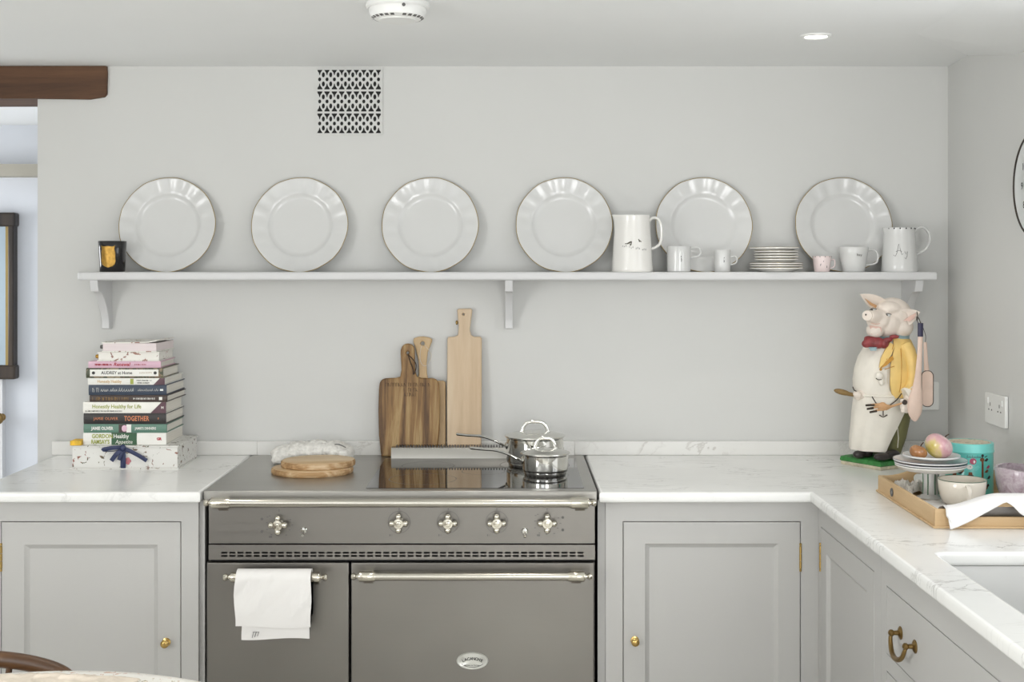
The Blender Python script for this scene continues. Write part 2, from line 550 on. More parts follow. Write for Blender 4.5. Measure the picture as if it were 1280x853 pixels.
MB().box(x0 + 0.03, x1 - 0.03, yF - 0.004, 1.6, z0 + 0.05, z1 - 0.05).build('mirror_glass', M['mirror'], t)

# ------------------------------------------------------------------ ceiling fittings
def downlight(x, y, label):
    t = thing('ceiling_downlight', label, 'light', (x, y, ZC))
    MB().lathe([(0.030, 0.001), (0.030, -0.004), (0.034, -0.006), (0.040, -0.004), (0.042, 0.001)], 40).build('trim_ring', M['plastic'], t)
    MB().lathe([(0, -0.0025), (0.031, -0.0025), (0.031, 0.001)], 32).build('lamp', M['lamp'], t)
    l = bpy.data.lights.new('downlight_beam', 'SPOT'); l.energy = DOWN_W; l.spot_size = R(115); l.spot_blend = 0.9; l.shadow_soft_size = 0.03; l.color = (1.0, 0.955, 0.89)
    lo = bpy.data.objects.new('downlight_beam', l); lo.location = (0, 0, -0.012); COL.objects.link(lo); lo.parent = t


DOWN_W = 5.0
M['lamp'], nt, b = nodes('lamp_glow')
b.inputs['Emission Color'].default_value = (1, 0.97, 0.92, 1); b.inputs['Emission Strength'].default_value = 6
downlight(0.805, -0.52, 'small round recessed downlight glowing over the corner worktop')
DOWN_W = 10.0
downlight(0.02, -1.06, 'recessed downlight over the floor in front of the range cooker')
downlight(-0.98, -1.06, 'recessed downlight over the floor in front of the book cabinet')
downlight(0.15, -2.4, 'recessed downlight over the floor between the table and the sink')

t = thing('smoke_alarm', 'round white plastic smoke alarm on the ceiling', 'smoke alarm', (PX(497, -0.93), -0.93, ZC))
MB().lathe([(0, 0.001), (0.072, 0.001), (0.0735, -0.004), (0.0735, -0.010), (0.070, -0.013), (0.0, -0.013)], 56).build('base', M['plastic'], t)
MB().lathe([(0, -0.012), (0.066, -0.012), (0.067, -0.020), (0.062, -0.033), (0.052, -0.038), (0.044, -0.039), (0.044, -0.041), (0.0, -0.041)], 56).build('cover', M['plastic'], t)
gm = MB()
for k in range(26):
    a = 2 * PI * k / 26
    if k % 7 == 6: continue
    p, q_ = Vector((math.cos(a), math.sin(a), 0)), Vector((-math.sin(a), math.cos(a), 0))
    base = p * 0.0545 + Vector((0, 0, -0.0365))
    gm.add([base - q_ * 0.0045, base + q_ * 0.0045, base + q_ * 0.004 + p * 0.006 + Vector((0, 0, 0.0035)), base - q_ * 0.004 + p * 0.006 + Vector((0, 0, 0.0035)),
            base - q_ * 0.0045 + Vector((0, 0, -0.001)), base + q_ * 0.0045 + Vector((0, 0, -0.001)), base + q_ * 0.004 + p * 0.0065 + Vector((0, 0, 0.0025)), base - q_ * 0.004 + p * 0.0065 + Vector((0, 0, 0.0025))],
           [(0, 1, 2, 3), (4, 5, 6, 7), (0, 1, 5, 4), (2, 3, 7, 6), (0, 3, 7, 4), (1, 2, 6, 5)])
gm.build('vent_slits', M['greyprint'], t)
MB().lathe([(0, 0.0), (0.004, 0.0), (0.004, 0.002), (0, 0.0025)], 12, (0.02, -0.0665, -0.0165), '-Y').build('test_button', M['greyprint'], t)

# ------------------------------------------------------------------ wall vent
t = thing('air_vent', 'square white wall vent pierced with rows of small black cut-outs', 'vent', (PX(436.5, 0), 0, PZ(127, 0)))
S = 0.205
loops = [rrect(-S / 2, S / 2, -S / 2, S / 2, 0.004)]
px = 1 / 409.0
cw, rh = 9.18 * px, 27.6 * px
for r_ in range(3):
    zc = (1 - r_) * rh
    for k in range(9):
        x = (k - 4) * cw
        for s in (1, -1):
            tri = [(x - 3.5 * px, zc + s * 12.6 * px), (x + 3.5 * px, zc + s * 12.6 * px), (x + 3.3 * px, zc + s * 11.2 * px), (x + 1.2 * px, zc + s * 8.4 * px), (x + 0.4 * px, zc + s * 5.2 * px), (x - 0.4 * px, zc + s * 5.2 * px), (x - 1.2 * px, zc + s * 8.4 * px), (x - 3.3 * px, zc + s * 11.2 * px)]
            loops.append(tri)
        loops.append(circ(x, zc, 2.0 * px, 2.5 * px, 12))
        if k < 8:
            xm = x + cw / 2
            for s in (1, -1):
                loops.append(circ(xm, zc + s * 5.7 * px, 1.95 * px, 3.3 * px, 10))
o = place('pierced_plate', outline_mesh('pierced_plate', loops, 0.004, M['wall']), t)
o.rotation_euler = (PI / 2, 0, 0); o.location = (0, -0.0018, 0)
MB().box(-S / 2 + 0.006, S / 2 - 0.006, -0.0012, -0.0004, -S / 2 + 0.006, S / 2 - 0.006).build('dark_duct', M['gap'], t)

# ------------------------------------------------------------------ shelf
t = thing('wall_shelf', 'long white painted wall shelf on three shaped brackets', 'shelf', (0, 0, 0))
SZ0, SZ1, SHY = 1.4535, 1.478, -0.165
me = outline_mesh('shelf_board', [[(-1.275, 0.0), (-1.275, SHY + 0.01), (-1.270, SHY + 0.003), (-1.262, SHY), (1.236, SHY), (1.245, SHY + 0.003), (1.249, SHY + 0.01), (1.249, 0.0)]], SZ1 - SZ0, M['shelf'], 0.006, 3)
o = place('board', me, t); o.location = (0, 0, (SZ0 + SZ1) / 2)
prof = [(0, SZ0 + 0.002), (-0.138, SZ0 + 0.002), (-0.138, SZ0 - 0.012), (-0.130, SZ0 - 0.030)]
for k in range(13):
    a = k / 12
    prof.append((-0.128 + 0.095 * (a ** 0.75), SZ0 - 0.034 - 0.085 * (a ** 1.7)))
prof += [(-0.030, SZ0 - 0.130), (-0.030, SZ0 - 0.148), (0, SZ0 - 0.150)]
mb = MB().prism(prof, 0, 0.0235, 'YZ')
bme = mb.mesh('bracket', M['shelf'])
for x in (-1.245, -0.021, 1.19):
    o = place('bracket', bme, t, 0.0015); o.location = (x, 0, 0)

# ------------------------------------------------------------------ worktops
ZT, TH = 0.92, 0.028
YF = -0.66
def worktop(name, label, outer, holes=()):
    t = thing(name, label, 'worktop')
    me = outline_mesh('slab', [outer] + list(holes), TH, M['marble'], 0.008, 3)
    o = place('slab', me, t); o.location = (0, 0, ZT - TH / 2)
    return t


wl = worktop('marble_worktop', 'short white marble worktop carrying the stack of books',
             [(-1.388, -0.003), (-1.388, YF), (-0.792, YF), (-0.792, -0.003)])
tag(MB().box(-1.40, -0.775, -0.021, -0.001, ZT, PZ(552, -0.02)).build('marble_upstand', M['marbleup'], None, bevel=0.002), 'low marble upstand along the wall behind the books', 'upstand')
SK = (0.847, 1.235, -1.93, -1.346)
wr = worktop('marble_worktop', 'L-shaped white marble worktop with the sink cut into it',
             [(0.222, -0.003), (0.222, YF), (0.757, YF), (0.757, -2.6), (1.322, -2.6), (1.322, -0.40), (1.316, -0.21), (1.322, -0.003)],
             [rrect(*SK, 0.02)])
tag(MB().box(0.19, 1.318, -0.021, -0.001, ZT, PZ(552, -0.02)).build('marble_upstand', M['marbleup'], None, bevel=0.002), 'long marble upstand along the wall between range and pig statue', 'upstand')
# thin marble strip behind the range, below the wall
o = MB().box(-0.775, 0.19, -0.021, -0.001, 0.86, PZ(552, -0.02)).build('marble_upstand', M['marbleup'], None, bevel=0.002)
tag(o, 'narrow marble upstand along the wall behind the range', 'upstand')

# sink
sk = thing('butler_sink', 'white ceramic sink set under the marble worktop', 'sink', (0, 0, 0))
x0, x1, y0, y1 = SK[0] - 0.008, SK[1] + 0.008, SK[2] - 0.008, SK[3] + 0.008
zb = ZT - TH
mb = MB()
def ring(e, z, r): return [(a, b, z) for a, b in rrect(x0 - e, x1 + e, y0 - e, y1 + e, r, 6)]
mb.loft([ring(0.0, 0.66, 0.03), ring(0.03, 0.66, 0.04), ring(0.03, zb - 0.001, 0.04), ring(0.0, zb - 0.001, 0.03), ring(-0.004, zb - 0.012, 0.03), ring(-0.008, 0.70, 0.035), ring(-0.02, 0.685, 0.03), ring(-0.10, 0.68, 0.02)], cap=False)
n = len(mb.v)
mb.add(ring(-0.10, 0.68, 0.02), [tuple(range(28))]); mb.add(ring(0.0, 0.66, 0.03), [tuple(range(28))])
mb.build('basin', M['ceramic'], sk)
MB().lathe([(0.0, 0.682), (0.03, 0.682), (0.034, 0.686), (0.038, 0.681)], 24, ((x0 + x1) / 2, (y0 + y1) / 2, 0)).build('plug_hole', M['chrome'], sk)

# ------------------------------------------------------------------ cabinets
CF = -0.63                # face of the back-run cabinets


def panel_door(parent, x0, x1, z0, z1, mrg, knob=None, hinge=None, xf=lambda o: o):
    """inset door in local XZ facing -y at local y=0; frame with sunk moulding, panel, knob, hinges"""
    t_ = 0.02
    mb = MB()
    def rc(e, y): return [(x0 + e, y, z0 + e), (x1 - e, y, z0 + e), (x1 - e, y, z1 - e), (x0 + e, y, z1 - e)]
    mb.loft([rc(0, t_), rc(0, 0.001), rc(0.001, 0), rc(mrg, 0), rc(mrg + 0.003, 0.0035), rc(mrg + 0.012, 0.009), rc(mrg + 0.012, t_)], True, False, True)
    d = mb.build('door', M['cab'], parent, ang=20)
    e = mrg + 0.010
    MB().box(x0 + e, x1 - e, 0.0088, t_ - 0.002, z0 + e, z1 - e).build('panel', M['cab'], d)
    if knob:
        k = MB().lathe([(0, 0), (0.0135, 0), (0.0135, 0.002), (0.006, 0.004), (0.005, 0.012), (0.009, 0.016), (0.0125, 0.021), (0.0125, 0.025), (0.009, 0.029), (0.004, 0.0305), (0, 0.0305)], 28, (0, 0, 0), '-Y').build('knob', M['brass'], d)
        k.location = (knob[0], 0.0, knob[1]); k.scale = (0.82, 0.82, 0.82)
    if hinge:
        hx, zs = hinge
        for z in zs:
            hb = MB()
            for q in range(3):
                hb.lathe([(0, -0.0095), (0.0032, -0.009), (0.0032, 0.009), (0, 0.0095)], 12, (hx, -0.001, z + (q - 1) * 0.0195))
            hb.lathe([(0, -0.004), (0.003, -0.003), (0.003, 0.003), (0, 0.004)], 10, (hx, -0.001, z + 0.033)).lathe([(0, -0.004), (0.003, -0.003), (0.003, 0.003), (0, 0.004)], 10, (hx, -0.001, z - 0.033))
            hb.build('hinge', M['brass'], d)
    return d


def face_frame(parent, x0, x1, z0, z1, openings, y0=0.0, t_=0.022):
    """painted frame around the openings, one mesh (local XZ, facing -y)"""
    loops = [[(x0, z0), (x1, z0), (x1, z1), (x0, z1)]] + [[(a, c_), (b, c_), (b, d), (a, d)] for a, b, c_, d in openings]
    me = outline_mesh('face_frame', loops, t_, M['cab'], 0.0006, 1)
    o = place('face_frame', me, parent); o.rotation_euler = (PI / 2, 0, 0); o.location = (0, y0 + t_ / 2, 0)
    return o


def carcass(parent, x0, x1, y0, y1, z0, z1):
    mb = MB(); e = 0.018
    mb.box(x0, x0 + e, y0, y1, z0, z1).box(x1 - e, x1, y0, y1, z0, z1).box(x0 + e, x1 - e, y0, y1, z0, z0 + e).box(x0 + e, x1 - e, y1 - 0.008, y1, z0 + e, z1).box(x0 + e, x1 - e, y0, y1 - 0.008, z1 - e, z1)
    return mb.build('carcass', M['carcass'], parent)


ZCAB = ZT - TH             # top of cabinets
DT = 0.838                 # door tops
# left cabinet
cb = thing('base_cabinet', 'pale grey panelled base cabinet with brass knob under the books', 'cabinet', (0, CF, 0))
xd0, xd1 = PX(2, CF), PX(225.5, CF); xe = PX(248, CF)
face_frame(cb, -1.385, xe, 0.09, ZCAB - 0.0005, [(xd0 - 0.002, xd1 + 0.002, 0.13, DT + 0.002)])
panel_door(cb, xd0, xd1, 0.132, DT, 0.058, (PX(208, CF), PZ(803, CF)), (xd0 - 0.001, (PZ(697, CF), 0.30)))
carcass(cb, -1.383, xe - 0.002, 0.0225, 0.60, 0.09, ZCAB - 0.002)
MB().box(-1.383, xe - 0.002, 0.06, 0.08, 0.0, 0.091).build('plinth', M['cab'], cb)
MB().box(xe - 0.003, -0.7905, 0.014, 0.03, 0.0, ZCAB - 0.001).build('filler_strip', M['cab'], cb)
# corner cabinet right of the range
cb = thing('base_cabinet', 'pale grey panelled base cabinet between the range and the corner', 'cabinet', (0, CF, 0))
xs0 = PX(757, CF); xd0, xd1 = PX(779.5, CF), PX(1000, CF); xe = 0.785
face_frame(cb, xs0, xe + 0.02, 0.09, ZCAB - 0.0005, [(xd0 - 0.002, xd1 + 0.002, 0.13, DT + 0.002)])
panel_door(cb, xd0, xd1, 0.132, DT, 0.055, (PX(793.5, CF), PZ(801, CF)), (xd1 + 0.001, (PZ(697, CF), 0.30)))
carcass(cb, xs0 + 0.002, 1.30, 0.0225, 0.60, 0.09, ZCAB - 0.002)
MB().box(xs0 + 0.002, xe, 0.06, 0.08, 0.0, 0.091).build('plinth', M['cab'], cb)
MB().box(0.2205, xs0 + 0.003, 0.014, 0.03, 0.0, ZCAB - 0.001).build('filler_strip', M['cab'], cb)

# right run: local x runs toward the camera (world -y), local -y is world -x
RX = 0.785
def run_obj(name, label, ystart):
    return thing(name, label, 'cabinet', (RX, ystart, 0), -PI / 2)


y1_ = -0.6315
cb = run_obj('base_cabinet', 'narrow pale grey panelled cabinet beside the sink drawers', y1_)
L1 = 0.555
d0 = -0.6315 - (CAM_Y + FPX * RX / (1026 - 640)) ; d1 = -0.6315 - (CAM_Y + FPX * RX / (1092 - 640))
d0 = max(d0, 0.02)
face_frame(cb, 0.0, L1, 0.09, ZCAB - 0.0005, [(d0 - 0.002, 0.502, 0.13, 0.832)])
panel_door(cb, d0, 0.50, 0.132, 0.830, 0.055, (0.47, 0.53), (d0 - 0.001, (PZ(703, -0.71), 0.3)))
carcass(cb, 0.01, L1 - 0.002, 0.0225, 0.50, 0.09, 0.64)
MB().box(0.05, L1, 0.06, 0.08, 0, 0.091).build('plinth', M['cab'], cb)

cb = run_obj('drawer_unit', 'pale grey drawer unit with brass swan-neck pulls under the sink', y1_ - L1 - 0.0005)
L2 = 1.40
o0 = 1.224 - 0.6315 - L1 - 0.0005; o1 = o0 + 1.0
rows = [(0.681, 0.824), (0.42, 0.646), (0.13, 0.385)]
face_frame(cb, 0.0, L2, 0.09, ZCAB - 0.0005, [(o0, o1, a, b) for a, b in rows])
carcass(cb, 0.002, L2 - 0.002, 0.0225, 0.50, 0.09, 0.64)
MB().box(0, L2, 0.06, 0.08, 0, 0.091).build('plinth', M['cab'], cb)


def swan_pull(parent, x, z):
    mb = MB()
    for s in (-1, 1):
        mb.lathe([(0, -0.001), (0.013, -0.001), (0.0135, 0.0015), (0.010, 0.004), (0.005, 0.006), (0.0045, 0.014), (0.0068, 0.017), (0.0068, 0.022), (0.003, 0.025), (0, 0.026)], 20, (x + s * 0.0465, 0, z), '-Y')
    pth = smoothpath([(x - 0.0465, -0.018, z), (x - 0.046, -0.021, z - 0.010), (x - 0.036, -0.023, z - 0.025), (x - 0.02, -0.025, z - 0.034), (x, -0.026, z - 0.037), (x + 0.02, -0.025, z - 0.034), (x + 0.036, -0.023, z - 0.025), (x + 0.046, -0.021, z - 0.010), (x + 0.0465, -0.018, z)], 5)
    n_ = len(pth)
    mb.tube(pth, [0.0032 + 0.0022 * math.sin(PI * i / (n_ - 1)) for i in range(n_)], 10)
    mb.build('pull', M['oldbrass'], parent)


for a, b in rows:
    dw = MB().box(o0 + 0.002, o1 - 0.002, 0.0, 0.02, a + 0.002, b - 0.002).build('drawer', M['cab'], cb, bevel=0.001)
    zc = (a + b) / 2
    for xx in (1.3695, 1.95):
        swan_pull(dw, xx - 0.6315 - L1, zc)

# ------------------------------------------------------------------ range cooker
CX0, CX1, CY = -0.785, 0.215, -0.64
rg = thing('range_cooker', 'wide brushed steel range cooker with two oven doors and a front rail', 'range cooker', (0, 0, 0))
ZH = 0.921
MB().box(CX0 + 0.006, CX1 - 0.004, CY + 0.045, -0.03, 0.03, ZH - 0.032).build('body', M['steel'], rg)
MB().box(CX0 + 0.012, CX1 - 0.012, CY + 0.10, -0.06, 0.0, 0.031).build('plinth', M['gap'], rg)
# hob top with folded front lip
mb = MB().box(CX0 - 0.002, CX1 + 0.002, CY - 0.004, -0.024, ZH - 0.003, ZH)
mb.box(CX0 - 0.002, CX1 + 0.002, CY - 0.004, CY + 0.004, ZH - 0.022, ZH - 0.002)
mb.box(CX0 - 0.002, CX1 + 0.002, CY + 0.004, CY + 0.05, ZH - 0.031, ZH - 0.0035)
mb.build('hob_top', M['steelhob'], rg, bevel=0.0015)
gl = MB().prism(rrect(-0.377, 0.186, CY + 0.028, -0.10, 0.006), ZH - 0.001, ZH + 0.0012, 'XY').build('ceramic_hob', M['glasshob'], rg)
tag(gl, 'black glass hob')
zm = MB()
for x, y, r in ((-0.24, -0.47, 0.09), (-0.24, -0.24, 0.075), (0.075, -0.40, 0.08), (0.065, -0.225, 0.10), (-0.08, -0.34, 0.06)):
    zm.lathe([(r - 0.0007, ZH + 0.00125), (r + 0.0007, ZH + 0.00125)], 48, (x, y, 0))
zm.build('zone_rings', M['greyprint'], gl)
# back vent trim with comb teeth
tx0, tx1, ty = PX(489, -0.095), 0.155, -0.095
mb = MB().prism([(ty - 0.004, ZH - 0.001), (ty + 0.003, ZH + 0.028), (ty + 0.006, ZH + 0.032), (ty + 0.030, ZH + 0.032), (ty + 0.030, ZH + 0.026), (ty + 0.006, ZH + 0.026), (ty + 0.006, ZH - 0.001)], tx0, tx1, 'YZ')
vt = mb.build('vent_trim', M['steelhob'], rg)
M['darksteel'] = mat('dark_steel', (84, 82, 80), 0.4, 0.8)
mb = MB(); k = 0; x = tx0 + 0.014
while x < tx1 - 0.01:
    mb.box(x, x + 0.0036, ty + 0.006, ty + 0.028, ZH + 0.031, ZH + 0.0375); x += 0.0083
tag(mb.build('vent_teeth', M['darksteel'], vt), kind='stuff')
# control panel
zc0, zc1 = PZ(680, CY), ZH - 0.023
MB().box(CX0 + 0.010, CX1 - 0.003, CY, CY + 0.046, zc0, zc1).build('control_panel', M['steel'], rg, bevel=0.001)
# vent strip with real slots
zv0, zv1 = PZ(700, CY), PZ(681.5, CY)
loops = [[(CX0 + 0.010, zv0), (CX1 - 0.003, zv0), (CX1 - 0.003, zv1), (CX0 + 0.010, zv1)]]
sl = 10.12 / 489.0
for r_ in (0, 1):
    zz = PZ(691.3 + 4.0 * r_, CY)
    for k in range(45):
        xx = PX(276.5, CY) + k * sl
        loops.append(rrect(xx, xx + 0.0158, zz - 0.0024, zz + 0.0024, 0.0015, 2))
o = place('vent_strip', outline_mesh('vent_strip', loops, 0.012, M['steel']), rg)
o.rotation_euler = (PI / 2, 0, 0); o.location = (0, CY + 0.006, 0)
MB().box(CX0 + 0.012, CX1 - 0.005, CY + 0.0125, CY + 0.046, zv0 - 0.006, zv1).build('dark_cavity', M['gap'], rg)
MB().box(CX0 + 0.004, CX1 - 0.001, CY + 0.03, CY + 0.046, 0.1, zv0 + 0.001).build('door_gap', M['gap'], rg)


def rail(parent, xa, xb, y, z, rr=0.0112, sleeve=0.068, fin=True, name='rail', ydoor=None):
    """satin rod between two sleeves with ball finials and feet"""
    ro = MB().lathe([(0, xa + sleeve - 0.002), (rr, xa + sleeve - 0.002), (rr, xb - sleeve + 0.002), (0, xb - sleeve + 0.002)], 24, (0, y, z), 'X').build(name, M['rod'], parent)
    for s, x in ((1, xa), (-1, xb)):
        R1 = rr * 1.28
        pr = [(0, 0.0), (0.0075, 0.002), (0.0095, 0.007), (0.0075, 0.012), (0.0045, 0.014), (0.0045, 0.017), (0.0085, 0.018), (0.0085, 0.0205), (R1 * 0.94, 0.021), (R1, 0.023), (R1, sleeve - 0.004), (R1 * 0.9, sleeve - 0.002), (R1 * 0.9, sleeve), (0, sleeve)]
        MB().lathe([(a, x + s * b) for a, b in pr], 24, (0, y, z), 'X').build('sleeve', M['nickel'], ro)
        yd = ydoor if ydoor is not None else CY
        xc = x + s * 0.040
        st = MB().loft([[(xc - 0.013, y + 0.004, z - 0.004), (xc + 0.013, y + 0.004, z - 0.004), (xc + 0.013, y + 0.004, z + 0.006), (xc - 0.013, y + 0.004, z + 0.006)],
                        [(xc - 0.012, yd + 0.001, z - 0.03), (xc + 0.012, yd + 0.001, z - 0.03), (xc + 0.012, yd + 0.001, z + 0.004), (xc - 0.012, yd + 0.001, z + 0.004)]])
        st.build('bracket', M['nickel'], ro)
    return ro


RY = CY - 0.052
rail(rg, PX(254, RY), PX(746, RY), RY, PZ(629, RY), name='front_rail')


def control_knob(px, py, ring):
    x, z = PX(px, CY - 0.01), PZ(py, CY - 0.01)
    mb = MB()
    mb.lathe([(0.0, 0), (0.011, 0), (0.011, 0.006), (0.008, 0.010), (0.008, 0.015), (0.0135, 0.017), (0.0140, 0.022), (0.0125, 0.027), (0.007, 0.0275), (0.006, 0.030), (0.0, 0.031)], 28, (x, CY, z), '-Y')
    for k in range(4):
        a = PI / 2 * k + PI / 2
        dx, dz = math.cos(a), math.sin(a)
        mb.tube([(x + dx * 0.008, CY - 0.021, z + dz * 0.008), (x + dx * 0.016, CY - 0.021, z + dz * 0.014)], [0.006, 0.0066], 10)
        mb.ell((x + dx * 0.0172, CY - 0.021, z + dz * 0.0172), (0.0084, 0.0065, 0.0084), 14, 8)
    k_ = mb.build('control_knob', M['nickel'], rg)
    if ring:
        MB().lathe([(0.0275, 0.0003), (0.0287, 0.0003)], 48, (x, CY, z), '-Y').build('dial_ring', M['greyprint'], k_)
    mk = MB()
    mk.box(x - 0.001, x + 0.001, CY - 0.0006, CY + 0.0002, z + 0.030, z + 0.037)
    if not ring:
        for q, a in enumerate((20, -5, -30, -58, -92, -125, 175, 205, 140, 150)):
            rr_ = 0.034 if q % 2 else 0.031
            xx, zz = x + rr_ * math.cos(R(a)), z + rr_ * math.sin(R(a))
            mk.box(xx - 0.0022, xx + 0.0022, CY - 0.0005, CY + 0.0002, zz - 0.001, zz + 0.001)
        for dz in (0.006, -0.026):
            xx = x + (-0.044 if px < 500 else 0.040)
            mk.lathe([(0, 0.0006), (0.0036, 0.0006)], 12, (xx, CY, z + dz + 0.006), '-Y')
        mk.box(x - 0.026, x - 0.018, CY - 0.0006, CY + 0.0002, z - 0.036, z - 0.031)
    else:
        mk.box(x - 0.025, x - 0.022, CY - 0.0006, CY + 0.0002, z - 0.036, z - 0.031)
        mk.box(x - 0.019, x - 0.018, CY - 0.0006, CY + 0.0002, z - 0.036, z - 0.031)
    tag(mk.build('dial_marks', M['greyprint'], k_), kind='stuff')


for p_ in ((348, 656, 0), (498.5, 654, 1), (560, 654, 1), (621, 654, 1), (684, 654, 0)): control_knob(*p_)
for p_ in ((380, 663), (656, 664)):
    x, z = PX(p_[0], CY), PZ(p_[1], CY)
    mb = MB().lathe([(0, 0), (0.0085, 0), (0.0085, 0.003), (0.006, 0.005), (0.006, 0.009), (0, 0.010)], 16, (x, CY, z), '-Y')
    mb.tube([(x, CY - 0.006, z), (x, CY - 0.022, z - 0.010)], [0.0025, 0.004], 10)
    mb.build('toggle_switch', M['chrome'], rg)

# oven doors
zd1 = PZ(703.5, CY)
def oven_door(xa, xb):
    return MB().box(xa, xb, CY - 0.002, CY + 0.03, 0.10, zd1).build('oven_door', M['steel'], rg, bevel=0.003)


dl = oven_door(PX(258.5, CY), PX(436.3, CY)); dr_ = oven_door(PX(438.8, CY), PX(743, CY))
HY = CY - 0.045
hz = PZ(722, HY)
rail(dl, PX(278.5, HY), PX(410, HY), HY, hz, 0.0100, 0.055, name='door_handle', ydoor=CY)
rail(dr_, PX(438.5, HY), PX(741, HY), HY, PZ(721, HY), 0.0104, 0.062, name='door_handle', ydoor=CY)
# oval emblem
ex, ez = PX(590.5, CY), PZ(826, CY)
M['enamel'] = mat('emblem_enamel', (206, 206, 200), 0.3, 0.5)
em = MB().lathe([(0, 0.004), (0.034, 0.004), (0.036, 0.005), (0.0385, 0.005), (0.0405, 0.003), (0.041, -0.003)], 48, (0, 0, 0), '-Y', lambda p, a: (p[0], p[1] * 0.535, p[2])).build('emblem', M['enamel'], dr_)
em.location = (ex, CY - 0.002, ez)
word = 'LACANCHE'
for k, ch in enumerate(word):
    tt = (k - 3.5) / 3.5
    a = tt * 0.42
    o = place('lettering', text_mesh(ch, 0.0105, M['black'], bold=0.0002), em)
    o.location = (tt * 0.0235, -0.0046, 0.0062 - 0.0052 * tt * tt); o.rotation_euler = (PI / 2, a, 0)
front_text(em, 'Fabricant de Fourneaux', 0.0046, 0, -0.0046, -0.0105, M['black'], shear=0.3)
MB().tube([(0.030 * math.cos(R(a)), -0.0045, 0.0155 * math.sin(R(a))) for a in range(205, 336, 10)], 0.0005, 6).build('emblem_line', M['black'], em)

# ------------------------------------------------------------------ tea towel over the left handle
tw = thing('tea_towel', 'folded white cotton tea towel hanging over the left oven handle', 'towel', (0, 0, 0))
def towel(name, pxa, pxb, pyb, back, lift, seed):
    xa, xb = PX(pxa, HY), PX(pxb, HY); zb_ = PZ(pyb, HY)
    r0 = 0.0175 + lift
    pts = []
    zbk = hz - back
    nb = 8
    for i in range(nb): pts.append((HY + r0 * 0.9, zbk + (hz - zbk) * i / nb))
    for i in range(9):
        a = PI * i / 8; pts.append((HY + r0 * math.cos(a) * (0.9 if a < PI / 2 else 1.0), hz + r0 * math.sin(a) * 0.95))
    nf = 22
    for i in range(1, nf + 1): pts.append((HY - r0 - 0.002 * math.sin(i / nf * 3), hz + (zb_ - hz) * i / nf))
    nx = 30
    th = 0.004
    grid = []
    for side in (0, 1):
        rows_ = []
        for j, (y, z) in enumerate(pts):
            row = []
            for i in range(nx + 1):
                u = i / nx
                x = xa + (xb - xa) * u
                front = max(0.0, (j - nb - 4) / nf)
                wv = 0.0
                if front > 0:
                    e = math.sin(PI * min(1, front)) ** 0.7
                    wv = 0.0065 * mnoise.noise(Vector((u * 7 + front * 3.0 + seed, front * 1.6, seed))) * e + 0.0035 * mnoise.noise(Vector((u * 17 + front * 7, front * 2.5, seed + 3))) * e
                dz = 0.0022 * math.sin(u * 5 + seed) * front
                xo = (0.0025 * math.sin(front * 6 + seed)) * (1 if u < 0.5 else -0.6)
                if side == 0: row.append((x + xo, y + wv - (th / 2 if j > nb + 4 else 0), z + dz))
                else: row.append((x + xo, y + wv + (th / 2 if j > nb + 4 else 0), z + dz - (th if nb <= j <= nb + 8 else 0)))
            rows_.append(row)
        grid.append(rows_)
    mb = MB()
    m_, n_ = len(pts), nx + 1
    vs = [p for s in grid for rr in s for p in rr]
    off = m_ * n_; fs = []
    for j in range(m_ - 1):
        for i in range(nx):
            a = j * n_ + i
            fs.append((a, a + 1, a + n_ + 1, a + n_)); fs.append((off + a, off + a + n_, off + a + n_ + 1, off + a + 1))
    for j in range(m_ - 1):
        for i in (0, nx):
            a = j * n_ + i; fs.append((a, a + n_, off + a + n_, off + a))
    for i in range(nx):
        for j in (0, m_ - 1):
            a = j * n_ + i; fs.append((a, a + 1, off + a + 1, off + a))
    mb.add(vs, fs)
    return mb.build(name, M['cotton'], tw, ang=60)


towel('upper_fold', 296, 390.5, 781, 0.10, 0.0055, 1.3)
lf = towel('lower_fold', 305, 387.5, 796.5, 0.12, 0.0, 4.1)
st = MB()
yy_ = HY - 0.0225
for q in range(3):
    xx = PX(318 + 3.2 * q, HY); zz = PZ(791, HY)
    st.tube([(xx - 0.001, yy_, zz - 0.007 + 0.002 * q), (xx + 0.001, yy_, zz + 0.002), (xx + 0.003, yy_, zz + 0.008)], 0.0007, 6)
st.tube([(PX(318, HY), yy_, PZ(787.5, HY)), (PX(326, HY), yy_, PZ(787.5, HY))], 0.0006, 6)
st.build('stitched_mark', M['greyprint'], lf)

